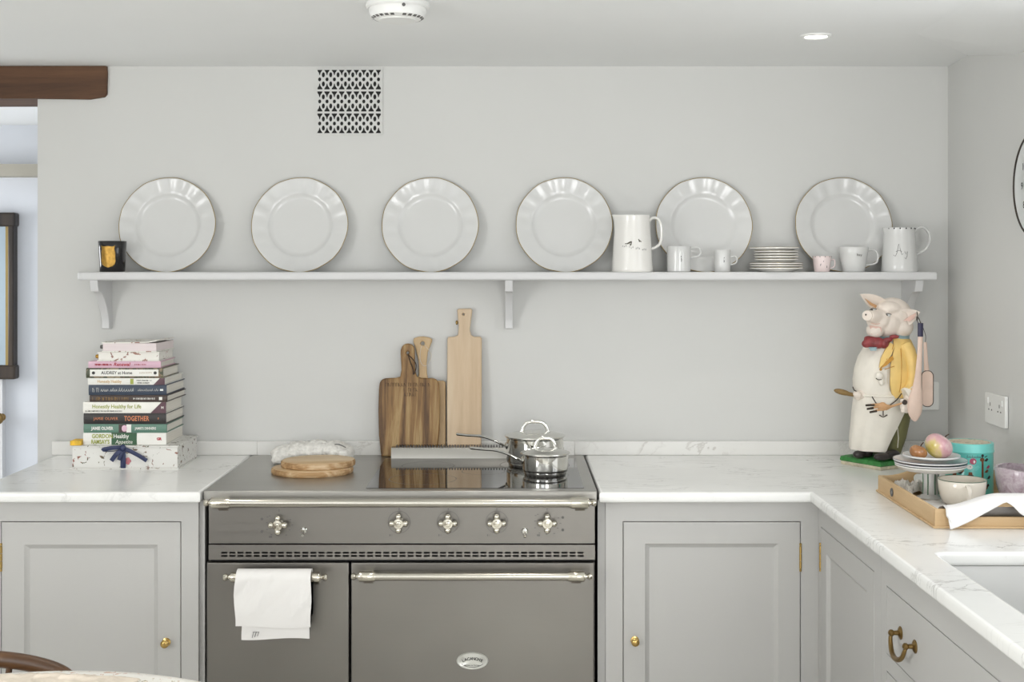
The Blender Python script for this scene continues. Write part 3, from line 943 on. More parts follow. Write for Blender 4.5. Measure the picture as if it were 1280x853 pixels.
# ------------------------------------------------------------------ saucepans
def saucepan(label, x, y, r, h, ang, hl, handle_rise):
    t = thing('saucepan', label, 'saucepan', (x, y, ZH + 0.0012))
    MB().lathe([(0, 0), (r * 0.9, 0), (r * 0.93, 0.003), (r * 0.94, 0.009), (r * 0.985, 0.012), (r, 0.018), (r, h - 0.004), (r + 0.003, h - 0.001), (r + 0.003, h + 0.0005), (r - 0.001, h), (r - 0.002, h - 0.004), (r - 0.002, 0.01), (0, 0.008)], 72).build('pot', M['chrome'], t)
    ld = MB().lathe([(r + 0.0035, h + 0.0008), (r + 0.0055, h + 0.002), (r + 0.005, h + 0.004), (r - 0.003, h + 0.005), (r * 0.8, h + 0.010), (r * 0.5, h + 0.014), (r * 0.25, h + 0.0155), (0, h + 0.016), (0, h + 0.0145), (r * 0.5, h + 0.0125), (r - 0.004, h + 0.003)], 64).build('lid', M['lidsteel'], t)
    a = r * 0.46
    pth = smoothpath([(-a - 0.006, 0, h + 0.011), (-a, 0, h + 0.013), (-a * 0.86, 0, h + 0.028), (-a * 0.55, 0, h + 0.040), (0, 0, h + 0.0425), (a * 0.55, 0, h + 0.040), (a * 0.86, 0, h + 0.028), (a, 0, h + 0.013), (a + 0.006, 0, h + 0.011)], 5)
    MB().tube(pth, 0.0036, 10, flat=1.5).build('lid_handle', M['chrome'], ld)
    ca, sa = math.cos(ang), math.sin(ang)
    def hp(d, z): return (ca * d, sa * d, z)
    H0 = h * 0.72
    pth = smoothpath([hp(r - 0.002, H0 - 0.004), hp(r + 0.012, H0 + 0.001), hp(r + 0.04, H0 + handle_rise * 0.5), hp(r + hl * 0.5, H0 + handle_rise * 0.86), hp(r + hl * 0.8, H0 + handle_rise), hp(r + hl, H0 + handle_rise * 1.12)], 6)
    n_ = len(pth)
    wd = [0.0075 - 0.001 * math.sin(PI * min(1, i / (n_ * 0.5))) + 0.0035 * (i / n_) for i in range(n_)]
    wd[-1] = 0.006; wd[0] = 0.010
    mb = MB().tube(pth, wd, 12, flat=0.42)
    mb.ell(hp(r - 0.001, H0 - 0.002), (0.006, 0.014, 0.011), 12, 8, Matrix.Rotation(ang, 3, 'Z'))
    mb.build('handle', M['chrome'], t)
    return t


saucepan('larger lidded steel saucepan at the back of the black hob', 0.066, -0.232, 0.082, 0.083, R(186), 0.145, 0.030)
saucepan('smaller lidded steel saucepan in front on the black hob', 0.091, -0.398, 0.0625, 0.058, R(182), 0.145, 0.030)

# ------------------------------------------------------------------ cutting boards against the wall
M['mango'] = wood('mango_board', [(58, 38, 20), (96, 68, 38), (140, 106, 62), (172, 144, 98), (104, 74, 42)], 'Y', 1.0, 0.55, 17, 1.6)
M['beech'] = wood('beech_board', [(190, 164, 132), (206, 182, 152), (214, 194, 166)], 'Y', 1.0, 0.55, 16, 0.3)
M['ash'] = wood('ash_board', [(176, 146, 106), (192, 164, 124), (204, 180, 142)], 'Y', 1.0, 0.55, 16, 0.4)
M['leather'] = mat('leather_cord', (58, 40, 28), 0.7)
M['string'] = mat('jute_string', (214, 206, 190), 0.9)


def board(name, label, pts, hole, th, m, ybot, ytop, bevel=0.004):
    """pts in picture pixels; stands on the range behind the vent trim and leans on the wall"""
    ym = -0.045
    P_ = [(PX(a, ym), PZ(b, ym)) for a, b in pts]
    zb_ = ZH
    loops = [P_]
    if hole: loops.append(circ(PX(hole[0], ym), PZ(hole[1], ym), hole[2], None, 14))
    cx = sum(p[0] for p in P_) / len(P_); zmin = min(p[1] for p in P_); zmax = max(p[1] for p in P_)
    loops = [[(a - cx, b - zmin) for a, b in lp] for lp in loops]
    if hole: loops[1] = list(reversed(loops[1]))
    t = thing(name, label, 'cutting board', (cx, ybot, zb_))
    tilt = math.atan2(ytop - ybot, zmax - zmin)
    t.rotation_euler = (-tilt, 0, 0)
    o = place('board', outline_mesh('board', loops, th, m, bevel, 2), t)
    o.rotation_euler = (PI / 2, 0, 0); o.location = (0, 0, 0.001)
    return t, (cx, zmin)


def arc_pts(cx, cy, rx, ry, a0, a1, n=6):
    return [(cx + rx * math.cos(R(a0 + (a1 - a0) * k / n)), cy - ry * math.sin(R(a0 + (a1 - a0) * k / n))) for k in range(n + 1)]


BB = 572
# wide mango board
pts = [(477, BB), (474, 545), (473, 515), (473.5, 490)] + arc_pts(483, 484, 9, 9, 180, 95, 5) + [(495, 474.5), (500, 473), (501.5, 465)] + [(500.5, 445), (500.5, 440)] + arc_pts(509.5, 439.5, 8.5, 8, 170, 10, 8) + [(518, 445), (518.5, 465), (521, 473), (527, 475)] + arc_pts(540, 484, 9, 9, 90, 5, 5) + [(550, 500), (549.5, 540), (546, BB)]
tb, off = board('cutting_board', 'wide brown mango wood cutting board with dark cord through its handle', pts, (509.3, 443.5, 0.0045), 0.016, M['mango'], -0.0535, -0.026)
def bl(px_, py_, off=off): return (PX(px_, -0.045) - off[0], PZ(py_, -0.045) - off[1])
random.seed(31)
mb = MB()
for pa, pb, pyy in ((482, 537, 482.8), (505, 522, 489.2), (506, 522, 495.0)):
    a = pa
    while a < pb:
        (xa, za), (xb, _z) = bl(a, pyy + 2.2), bl(a + 2.2, pyy)
        zt_ = bl(a, pyy - 2.2)[1]; yb_ = -0.0084
        mb.tube([(xa, yb_, za), (xa, yb_, zt_)], 0.0006, 5)
        q = random.random()
        if q < 0.75: mb.tube([(xa, yb_, zt_ if q < 0.5 else (za + zt_) / 2), (xb, yb_, zt_ if q < 0.3 else za), (xb, yb_, za)], 0.0005, 5)
        a += 3.3 if random.random() < 0.85 else 5.2
mb.build('burnt_lettering', M['leather'], tb)
a0 = bl(509.5, 444); a1 = bl(512, 452); a2 = bl(516, 463); a3 = bl(517, 470); a4 = bl(520, 462); a5 = bl(519, 455); a6 = bl(511, 446)
MB().tube(smoothpath([(a0[0], -0.006, a0[1]), (a1[0], -0.011, a1[1]), (a2[0], -0.011, a2[1]), (a3[0], -0.012, a3[1]), (a4[0], -0.013, a4[1]), (a5[0], -0.012, a5[1]), (a6[0], -0.008, a6[1])], 5), 0.0016, 8).build('cord', M['leather'], tb)
# flared-handle board behind
pts = [(508, BB), (508, 482), (511, 479)] + [(521, 478.5), (523, 470), (522.5, 455), (519, 440), (515.5, 429), (516.5, 425.5), (522, 423.5), (528, 423.2), (535, 424.3), (539.5, 426.5), (539, 430), (534, 443), (532.5, 457), (533, 470), (535, 478.5)] + [(554, 479), (556.5, 481), (557, BB)]
tb2, off2 = board('cutting_board', 'pale cutting board with flared handle standing behind the mango board', pts, (527.5, 432, 0.006), 0.012, M['ash'], -0.034, -0.010, 0.003)
def b2(px_, py_, yy): a, b_ = bl(px_, py_, off2); return (a, yy, b_)
MB().tube(smoothpath([b2(527.5, 432.5, -0.004), b2(525, 440, -0.008), b2(524.5, 452, -0.0085), b2(528, 459, -0.0085), b2(533, 459, -0.0085), b2(537.5, 452, -0.009), b2(538.5, 446, -0.009), b2(536, 441, -0.008), b2(530, 433.5, -0.006)], 5), 0.0009, 7).build('string', M['string'], tb2)
# tall paddle
pts = [(559, 570), (558.6, 500), (558.8, 424), (560, 421.5), (568, 421), (572, 419), (573, 410), (572, 398), (571, 387.5), (573, 386), (588, 385.6), (590, 387.5), (588.5, 400), (587, 412), (588.5, 419), (592, 421), (600, 421.2), (602, 423), (602, 500), (601.5, 570)]
tb3, off3 = board('cutting_board', 'tall narrow pale beech paddle board leaning on the wall', pts, (579, 393, 0.0032), 0.017, M['beech'], -0.050, -0.011, 0.003)
a, b_ = bl(571, 403, off3)
MB().ell((a - 0.001, -0.002, b_), (0.004, 0.003, 0.007), 10, 8).build('hanging_loop', M['oldbrass'], tb3)

# ------------------------------------------------------------------ round boards and oven glove on the left of the hob
M['slice'] = wood('olive_slice', [(160, 126, 84), (196, 166, 124), (216, 194, 160), (184, 152, 110)], 'X', 1.0, 0.5, 10, 2.0)
M['bark'] = wood('bark_edge', [(116, 84, 54), (168, 134, 92), (214, 192, 160)], 'X', 1.0, 0.7, 30, 1.0)
def slab(label, px_, py_, rx, ry, z0, h, sd, rot):
    y = -0.30
    t = thing('wood_board', label, 'serving board', (0, 0, 0), 0)
    n_ = 56
    def rg_(e, z):
        out = []
        for k in range(n_):
            a = 2 * PI * k / n_
            rr = 1 + 0.04 * mnoise.noise(Vector((math.cos(a) * 1.4 + sd, math.sin(a) * 1.4, sd))) + 0.012 * mnoise.noise(Vector((math.cos(a) * 6, math.sin(a) * 6, sd)))
            out.append(((rx * rr - e) * math.cos(a), (ry * rr - e) * math.sin(a), z))
        return out
    MB().loft([rg_(0.003, 0.0), rg_(0, 0.003), rg_(-0.001, h * 0.5), rg_(0, h - 0.004), rg_(0.002, h - 0.0015)]).build('rim', M['bark'], t)
    MB().loft([rg_(0.0022, h - 0.003), rg_(0.0026, h - 0.001), rg_(0.005, h)]).build('top_face', M['slice'], t)
    t.location = (px_, py_, z0); t.rotation_euler = (0, 0, rot)
    return t


yb = -0.355
slab('lower round olive wood board resting on the steel hob top', PX(391, yb), yb, 0.112, 0.10, ZH, 0.017, 1.0, 0.1)
slab('upper oval olive wood board stacked on the round board', PX(396, yb) + 0.002, yb + 0.008, 0.102, 0.088, ZH + 0.017, 0.019, 5.0, 0.2)
# oven glove
gp = MB()
yg = -0.165
def gq(px_, dy, dz, rx, ry, rz): gp.ell((PX(px_, yg), yg + dy, ZH + dz), (rx, ry, rz), 20, 12)
gq(355, 0.0, 0.026, 0.036, 0.055, 0.024); gq(375, 0.0, 0.032, 0.046, 0.062, 0.030); gq(398, 0.004, 0.034, 0.05, 0.062, 0.031); gq(418, 0.002, 0.032, 0.046, 0.062, 0.030); gq(430, -0.006, 0.026, 0.032, 0.065, 0.025); gq(352, -0.035, 0.014, 0.024, 0.03, 0.014)
mbx = MB(); mbx.v, mbx.f = gp.v, gp.f
glv = thing('oven_glove', 'crumpled white quilted oven glove lying behind the wooden boards', 'oven glove', (0, 0, 0))
go = remesh(gp, 'glove', M['cottonwarm'], 0.003, 4, glv)
for v in go.data.vertices:
    p = v.co; k = 0.0045 * mnoise.noise(p * 55) + 0.003 * mnoise.noise(p * 130)
    v.co = p + v.normal * k
    if v.co.z < ZH + 0.001: v.co.z = ZH + 0.001
MB().tube(smoothpath([(PX(421, yg), yg - 0.045, ZH + 0.058), (PX(427, yg), yg - 0.048, ZH + 0.058), (PX(435, yg), yg - 0.05, ZH + 0.050)], 4), 0.0016, 8).build('hanging_tab', M['greyprint'], glv)

# ------------------------------------------------------------------ plates on the shelf
RP = 0.1455
def plate_mesh():
    top = [(0, 0), (0.3, 0), (0.56, 0.0002), (0.62, 0.002), (0.66, 0.0065), (0.69, 0.0085), (0.74, 0.0095), (0.80, 0.0110), (0.86, 0.0128), (0.92, 0.0148), (0.97, 0.0166), (0.995, 0.0176), (1.0, 0.0172)]
    bot = [(1.0, 0.0160), (0.98, 0.0145), (0.9, 0.0115), (0.7, 0.0035), (0.6, -0.0035), (0.56, -0.006), (0.54, -0.006), (0.53, -0.004), (0.0, -0.004)]
    def fn(p, a):
        r = math.hypot(p[0], p[1]) / RP
        e = max(0.0, min(1.0, (r - 0.66) / 0.12))
        w = 0.5 + 0.5 * math.cos(18 * a); w = w * w * (3 - 2 * w)
        k = 1 + 0.004 * math.cos(9 * a) * e
        return (p[0] * k, p[1] * k, p[2] + e * 0.0015 * (w - 0.5))
    return MB().lathe([(r * RP, z) for r, z in top + bot], 144, fn=fn).mesh('plate', M['ceramic'], ang=50), \
        MB().tube([((RP + 0.0003) * (1 + 0.004 * math.cos(9 * a)) * math.cos(a), (RP + 0.0003) * (1 + 0.004 * math.cos(9 * a)) * math.sin(a), 0.0168 + 0.0015 * ((0.5 + 0.5 * math.cos(18 * a)) ** 2 * (3 - 2 * (0.5 + 0.5 * math.cos(18 * a))) - 0.5)) for a in [2 * PI * k / 144 for k in range(144)]], 0.0013, 6, loop=True).mesh('gilt_rim', M['gold'])


pm, gm_ = plate_mesh()
for px_, lab in ((210.5, 'behind the black candle'), (375.5, 'second along from the black candle'), (538, 'directly above the cutting boards'),
                 (705, 'beside the tall bird jug'), (879, 'behind the two straight mugs'), (1053, 'behind the flared teacup')):
    tl = R(10)
    t = thing('dinner_plate', 'white fluted gilt-rimmed plate on the shelf, ' + lab, 'plate', (PX(px_, -0.022), -0.0205, SZ1 + RP * math.cos(tl) - 0.0032), 0, 'white plates leaning along the shelf')
    t.rotation_euler = (PI / 2 - tl, 0, 0)
    o = place('plate', pm, t)
    place('gilt_rim', gm_, t)

# ------------------------------------------------------------------ crockery
def vessel(t, prof_out, wall, m, seg=56, name='body', fn=None):
    inner = [(max(r - wall, 0.0), z) for r, z in reversed(prof_out) if r > wall]
    zb_ = prof_out[0][1] + wall
    inner = [(r, max(z, zb_)) for r, z in inner]
    return MB().lathe([(0, prof_out[0][1])] + prof_out + inner + [(0, zb_)], seg, fn=fn).build(name, m, t, ang=40)


def handle(t, pts, r, m, flat=1.0, name='handle'):
    return MB().tube(smoothpath(pts, 6), r, 10, flat=flat).build(name, m, t)


def rim_dots(t, r, z, n, size, a0=0, name='painted_dot', m=None):
    for k in range(n):
        a = a0 + 2 * PI * k / n
        o = MB().ell((r * math.cos(a), r * math.sin(a), z), (size, size, size), 8, 6).build(name, m or M['black'], t)


def squiggles(t, segs, rfun, m, rad=0.0006, name='painted_mark'):
    """painted strokes on the front of a round body: (u,z) pairs, u = metres across the front"""
    mb = MB()
    for sg in segs:
        pts = []
        for (u, z) in sg:
            r = rfun(z) + 0.0001; u_ = max(-r * 0.98, min(r * 0.98, u))
            pts.append((u_, -math.sqrt(max(r * r - u_ * u_, 1e-9)), z))
        mb.tube(pts, rad, 6)
    return mb.build(name, m, t)


YS = -0.105
def interp(prof):
    def f(z):
        for (r0, z0), (r1, z1) in zip(prof[:-1], prof[1:]):
            if z0 <= z <= z1: return r0 + (r1 - r0) * (z - z0) / max(z1 - z0, 1e-9)
        return prof[-1][0]
    return f


M['birdprint'] = mat('bird_print', (92, 88, 74), 0.5)
# tall bird jug
t = thing('jug', 'tall tapered white jug printed with two birds', 'jug', (PX(790.5, YS), YS, SZ1))
pj = [(0.060, 0.0), (0.0618, 0.003), (0.061, 0.012), (0.057, 0.07), (0.0535, 0.12), (0.0515, 0.150), (0.0515, 0.160), (0.0525, 0.1665), (0.052, 0.168)]
def spoutL(p, a):
    z = p[2]; e = max(0.0, (z - 0.135) / 0.033); d = math.cos(a - PI)
    k = max(0.0, d) ** 6
    return (p[0] - 0.008 * e * k, p[1] * (1 - 0.12 * e * k), z + 0.002 * e * k)
vessel(t, pj, 0.004, M['ceramicwarm'], 64, fn=spoutL)
handle(t, [(0.047, -0.006, 0.150), (0.058, -0.006, 0.160), (0.074, -0.006, 0.158), (0.084, -0.006, 0.140), (0.086, -0.006, 0.112), (0.082, -0.006, 0.086), (0.070, -0.006, 0.074), (0.056, -0.006, 0.068)], 0.0062, M['ceramicwarm'], 0.7)
rj = interp(pj)
bird = lambda u, z, s: [[(u - 0.008 * s, z - 0.003), (u - 0.003 * s, z + 0.001), (u + 0.003 * s, z + 0.003), (u + 0.006 * s, z + 0.006)], [(u - 0.002 * s, z), (u + 0.004 * s, z + 0.001), (u + 0.006 * s, z + 0.0045)], [(u, z), (u + 0.001, z - 0.004)]]
squiggles(t, [[(-0.026, 0.083), (-0.018, 0.0825), (-0.012, 0.086), (-0.007, 0.089)], [(-0.020, 0.083), (-0.014, 0.087), (-0.008, 0.0895)], [(-0.008, 0.088), (-0.009, 0.080)], [(-0.012, 0.082), (-0.010, 0.077)]], rj, M['birdprint'], 0.0015, 'painted_bird')
squiggles(t, [[(0.012, 0.096), (0.016, 0.092), (0.021, 0.0885)], [(0.014, 0.093), (0.016, 0.088)]], rj, M['birdprint'], 0.0013, 'painted_bird')
random.seed(4)
seg_ = []
for i in range(15):
    u = -0.034 + i * 0.0048; z = 0.077 - 0.0015 * i * 0.6 + random.uniform(-0.002, 0.002)
    if i % 4 == 3: continue
    seg_.append([(u, z - 0.002), (u + 0.0012, z + random.uniform(0.001, 0.004)), (u + 0.0026, z - random.uniform(0.001, 0.003))])
squiggles(t, seg_, rj, M['greyprint'], 0.0005, 'painted_script')
rim_dots(t, 0.0505, 0.1675, 5, 0.0014, R(200), m=M['birdprint'])


def mug(label, px_, r, h, hand, mark, y=YS, m=None, dots=0, taper=0.0, name='mug', dot_z=None, flip=1):
    m = m or M['ceramic']
    t = thing(name, label, 'mug' if name == 'mug' else 'cup', (PX(px_, y), y, SZ1))
    pr = [(r * (1 - taper) * 0.94, 0.0), (r * (1 - taper), 0.002), (r * (1 - taper * 0.6), h * 0.35), (r * (1 - taper * 0.2), h * 0.75), (r, h - 0.002), (r - 0.001, h)]
    vessel(t, pr, 0.0028, m, 48)
    if hand:
        w_, z0, z1, rr = hand
        e = r * (1 - taper * 0.5)
        handle(t, [(flip * (e - 0.003), -0.002, z1), (flip * (e + w_ * 0.7), -0.002, z1 + 0.003), (flip * (e + w_), -0.002, (z0 + z1) / 2 + 0.006), (flip * (e + w_ * 0.8), -0.002, z0 + 0.006), (flip * (e - 0.003), -0.002, z0)], rr, m, 0.8)
    if mark: squiggles(t, mark, interp(pr), M['black'], 0.0008)
    if dots:
        rim_dots(t, r - 0.0004, h - 0.002, dots, 0.0014, R(15))
    return t


mug('straight white mug with a tiny dark sprig, beside the bird jug', 848.5, 0.0350, 0.076, (0.030, 0.042, 0.070, 0.0042), [[(0.003, 0.030), (0.004, 0.036), (0.002, 0.040)], [(0.001, 0.043), (0.003, 0.047)]])
mug('small straight white mug with a dark sprig, beside the saucer stack', 903, 0.0232, 0.066, (0.020, 0.020, 0.044, 0.0030), [[(0.001, 0.028), (0.002, 0.033), (0.0, 0.036)], [(0.0, 0.040), (0.003, 0.043)], [(-0.001, 0.031), (0.001, 0.030)]])
mug('tiny pinkish cup with dark dots round its rim', 1027.5, 0.0275, 0.047, (0.013, 0.010, 0.034, 0.0026), [[(-0.010, 0.018), (-0.009, 0.024)], [(0.009, 0.012), (0.009, 0.018)], [(-0.002, 0.030), (-0.001, 0.033)]], m=M['pinkglaze'], dots=11, taper=0.18, name='cup')
tc = mug('flared white teacup printed with one small word', 1067, 0.0435, 0.074, (0.034, 0.020, 0.062, 0.0036), None, taper=0.28, name='cup')
front_text(tc, 'hey', 0.011, 0.006, -0.0425, 0.050, M['greyprint'])

# second jug
t = thing('jug', 'small white jug with black dots round the rim and a scripted letter', 'jug', (PX(1124.5, YS), YS, SZ1))
pj2 = [(0.052, 0.0), (0.0535, 0.003), (0.0520, 0.02), (0.0485, 0.07), (0.0450, 0.112), (0.0440, 0.126), (0.0445, 0.130), (0.0435, 0.1315)]
def spoutL2(p, a):
    z = p[2]; e = max(0.0, (z - 0.105) / 0.026); k = max(0.0, math.cos(a - PI)) ** 6
    return (p[0] - 0.006 * e * k, p[1] * (1 - 0.12 * e * k), z)
vessel(t, pj2, 0.0035, M['ceramic'], 64, fn=spoutL2)
handle(t, [(0.040, -0.004, 0.112), (0.050, -0.004, 0.128), (0.068, -0.004, 0.133), (0.084, -0.004, 0.118), (0.088, -0.004, 0.094), (0.078, -0.004, 0.070), (0.062, -0.004, 0.058), (0.046, -0.004, 0.050)], 0.0055, M['ceramic'], 0.7)
rim_dots(t, 0.0442, 0.1285, 16, 0.0022, R(8))
r2 = interp(pj2)
squiggles(t, [[(-0.030, 0.050), (-0.026, 0.046), (-0.022, 0.054), (-0.016, 0.082), (-0.012, 0.066), (-0.008, 0.050), (-0.004, 0.054)], [(-0.024, 0.060), (-0.016, 0.063), (-0.008, 0.060)], [(0.0, 0.060), (0.003, 0.052), (0.008, 0.060), (0.007, 0.046), (0.003, 0.038), (0.0, 0.042)]], r2, M['greyprint'], 0.0007, 'painted_letter')

# saucer stack
def saucer(r, k):
    t = thing('saucer', 'x', 'saucer', (0, 0, 0), 0, 'gilt-rimmed saucers in a stack on the shelf')
    top = [(0, 0.002), (0.55 * r, 0.002), (0.62 * r, 0.0035), (0.8 * r, 0.0075), (0.97 * r, 0.0115), (r, 0.0120), (r, 0.0088)]
    bot = [(0.85 * r, 0.006), (0.62 * r, 0.0005), (0.6 * r, -0.0005), (0.56 * r, -0.0005), (0.55 * r, 0.0005), (0, 0.0005)]
    MB().lathe(top + bot, 56).build('dish', M['ceramicwarm'], t)
    MB().tube([((r + 0.0002) * math.cos(2 * PI * j / 56), (r + 0.0002) * math.sin(2 * PI * j / 56), 0.0121) for j in range(56)], 0.0005, 6, loop=True).build('gilt_rim', M['gold'], t)
    return t


big, small, topp = saucer(0.078, 0), saucer(0.064, 1), saucer(0.0725, 2)
zz = SZ1 + 0.0006
ords = ['bottom', 'second from the bottom', 'third from the bottom', 'fourth from the bottom', 'fifth from the bottom', 'sixth from the bottom', 'seventh from the bottom', 'topmost']
hs = [0.0, 0.0075, 0.014, 0.026, 0.034, 0.042, 0.050, 0.060]
used = set()
for k in range(8):
    src = big if k < 3 else (topp if k == 7 else small)
    o = src if src.name not in used else copy_tree(src)
    used.add(src.name)
    xo = PX(970.5, YS) if k < 3 else PX(970.5, YS) + random.uniform(-0.001, 0.001)
    if k == 7: xo = PX(968, YS)
    o.location = (xo, YS, zz + hs[k]); o.rotation_euler = (0, 0, k * 0.7)
    o['label'] = ('wide' if k < 3 else 'small') + ' white gilt-rimmed saucer, ' + ords[k] + ' of the stack on the shelf'

# candle
M['blackglass'] = mat('candle_glass', (26, 25, 27), 0.12, coat=0.3)
M['wax'] = mat('candle_wax', (232, 226, 210), 0.5)
t = thing('candle', 'black glass candle with an embossed gold shield label', 'candle', (PX(140.5, YS), YS, SZ1))
pc = [(0.035, 0), (0.0365, 0.002), (0.0395, 0.06), (0.0412, 0.0905), (0.0405, 0.0915)]
vessel(t, pc, 0.003, M['blackglass'], 56, 'glass')
MB().lathe([(0, 0.003), (0.036, 0.003), (0.0375, 0.062), (0, 0.060)], 40).build('wax', M['wax'], t)
MB().tube([(0, 0, 0.058), (0.001, 0, 0.075)], 0.001, 6).build('wick', M['black'], t)
rc_ = interp(pc)
shape = [(-0.021, 0.078), (-0.0165, 0.0755), (0, 0.077), (0.0165, 0.0755), (0.020, 0.079), (0.0185, 0.068), (0.0205, 0.058), (0.0205, 0.040), (0.021, 0.032), (0.0185, 0.022), (0.012, 0.0165), (0.004, 0.0135), (0.0, 0.0125), (-0.004, 0.0135), (-0.012, 0.0165), (-0.0195, 0.022), (-0.0225, 0.032), (-0.0215, 0.040), (-0.0215, 0.058), (-0.0195, 0.068)]
mb = MB(); n_ = len(shape)
def onc(u, z, e): r = rc_(z) + e; return (u, -math.sqrt(r * r - u * u), z)
rows_ = []
for e, s_ in ((0.0002, 1.0), (0.0016, 0.96), (0.0018, 0.7), (0.0026, 0.45), (0.0022, 0.15)):
    rows_.append([onc(u * s_ - 0.001, 0.046 + (z - 0.046) * s_, e) for u, z in shape])
mb.loft(rows_, cap=True); mb.build('gold_label', M['goldlabel'], t, ang=30)

# ------------------------------------------------------------------ clock on the right wall
ck = thing('wall_clock', 'round wall clock with dark rim and pale face beside the sink window', 'clock', (1.3245, -0.712, 1.70))
MB().lathe([(0, 0.0), (0.134, 0.0), (0.1365, 0.006), (0.1365, 0.018), (0.1345, 0.021), (0.1325, 0.019), (0.132, 0.010)], 72, (0, 0, 0), '-X').build('rim', M['frame'], ck)
M['clockface'] = mat('clock_face', (206, 208, 206), 0.5, vary=(30, 0.04))
MB().lathe([(0, 0.009), (0.112, 0.009), (0.122, 0.013), (0.132, 0.017), (0.132, 0.0)], 64, (0, 0, 0), '-X').build('face', M['clockface'], ck)
for h_ in range(12):
    a = R(30 * (h_ + 1))
    o = place('numeral', text_mesh(str(h_ + 1), 0.026, M['black']), ck)
    o.rotation_euler = (PI / 2, 0, -PI / 2); o.location = (-0.0115, -0.098 * math.sin(a), 0.098 * math.cos(a))
for ln, a, w_ in ((0.06, 300, 0.003), (0.09, 60, 0.002)):
    MB().tube([(-0.0135, 0, 0), (-0.0135, -ln * math.sin(R(a)), ln * math.cos(R(a)))], w_, 6).build('hand', M['black'], ck)

# ------------------------------------------------------------------ sockets
def socket(name, label, wdt, loc, rz, gangs):
    t = thing(name, label, 'socket', loc, rz)
    o = place('plate', outline_mesh('plate', [rrect(-wdt / 2, wdt / 2, -0.043, 0.043, 0.005)], 0.009, M['plastic'], 0.002), t)
    o.rotation_euler = (PI / 2, 0, 0); o.location = (0, -0.0044, 0)
    for g in range(gangs):
        xo = (g - (gangs - 1) / 2) * 0.065
        hb = MB().box(xo - 0.002, xo + 0.002, -0.0093, -0.006, 0.008, 0.017).box(xo - 0.013, xo - 0.007, -0.0093, -0.006, -0.0045, -0.0005).box(xo + 0.007, xo + 0.013, -0.0093, -0.006, -0.0045, -0.0005)
        hb.build('pin_holes', M['greyprint'], t)
        MB().box(xo - 0.006 + 0.018 * (1 if gangs == 1 else (-1 if g == 0 else 1)) , xo + 0.006 + 0.018 * (1 if gangs == 1 else (-1 if g == 0 else 1)), -0.0115, -0.006, 0.014, 0.030).build('switch', M['plastic'], t, bevel=0.001)
    return t


socket('wall_socket', 'white double power socket on the wall by the teal tin', 0.146, (1.3235, -0.425, 1.103), -PI / 2, 2)
s2 = socket('wall_socket', 'white single power socket on the wall behind the pig statue', 0.086, (PX(1155.5, 0), -0.0002, PZ(495, 0)), 0, 1)

# ------------------------------------------------------------------ decorated box, bow and books
M['boxpaper'] = sprig('floral_paper', (222, 221, 216), [(92, 74, 50), (70, 82, 52), (150, 96, 84), (96, 88, 62), (96, 84, 66)], 46, 0.605)
M['navy'] = mat('navy_ribbon', (36, 46, 82), 0.5, bmp=(80, 0.2, 0.001))
YB0, YB1 = -0.29, -0.062
bx0, bx1 = PX(88.5, YB0), PX(222, YB0)
bz1 = PZ(557.5, YB0)
bt = thing('keepsake_box', 'flat floral paper covered box tied with a navy bow under the books', 'box', (0, 0, 0))
MB().box(bx0 - 0.003, bx1 + 0.003, YB0 - 0.002, YB1, ZT, ZT + 0.003).build('base_board', M['boxpaper'], bt)
MB().box(bx0 + 0.003, bx1 - 0.001, YB0 + 0.003, YB1 - 0.003, ZT + 0.003, bz1 - 0.004).build('tray', M['boxpaper'], bt, bevel=0.001)
MB().box(bx0 - 0.001, bx1 + 0.003, YB0 - 0.002, YB1, bz1 - 0.004, bz1).build('lid', M['boxpaper'], bt, bevel=0.0015)
cxr = PX(154, YB0)
mb = MB()
def ribbon(pts, w_):
    pth = smoothpath(pts, 5); n_ = len(pth)
    mb.tube(pth, [w_] * n_, 8, flat=0.16, up=(0, 1, 0))
yR = YB0 - 0.004
ribbon([(cxr, yR + 0.003, ZT + 0.003), (cxr + 0.001, yR, ZT + 0.03), (cxr, yR, bz1 - 0.006)], 0.0075)
def rp(px_, py_, d=0.0): return (PX(px_, yR), yR - d, PZ(py_, yR))
ribbon([rp(154, 560), rp(144, 559.5, 0.006), rp(132, 561.5, 0.009), rp(130, 564, 0.006), rp(142, 564, 0.004), rp(153, 562, 0.003)], 0.006)
ribbon([rp(153, 562, 0.003), rp(147, 567, 0.008), rp(140, 576, 0.006)], 0.0062)
ribbon([rp(154, 562, 0.003), rp(152, 568, 0.006), rp(149, 575, 0.005)], 0.0048)
ribbon([rp(155, 561, 0.003), rp(164, 564, 0.007), rp(175, 570, 0.006), rp(184, 576, 0.004)], 0.0058)
mb.ell(rp(154, 560, 0.004), (0.009, 0.006, 0.010), 14, 8)
mb.build('ribbon_bow', M['navy'], bt)
M['pinkflower'] = mat('pink_flower', (186, 116, 122), 0.7)
fl = MB()
for k in range(5):
    a = 2 * PI * k / 5
    p = rp(158.5 + 2.6 * math.cos(a), 577 + 2.6 * math.sin(a), -0.0055); fl.ell(p, (0.005, 0.0015, 0.005), 10, 6)
fl.build('printed_flower', M['pinkflower'], bt)
# small yellow card tucked at the edge
M['yellow'] = mat('yellow_card', (222, 178, 52), 0.6, vary=(60, 0.3))
o = MB().box(PX(87, YB0), PX(101, YB0), YB0 + 0.002, YB0 + 0.05, bz1 + 0.0003, bz1 + 0.0135).build('matchbox', M['yellow'], None, bevel=0.001)
tag(o, 'small yellow patterned box beside the lowest book', 'box')

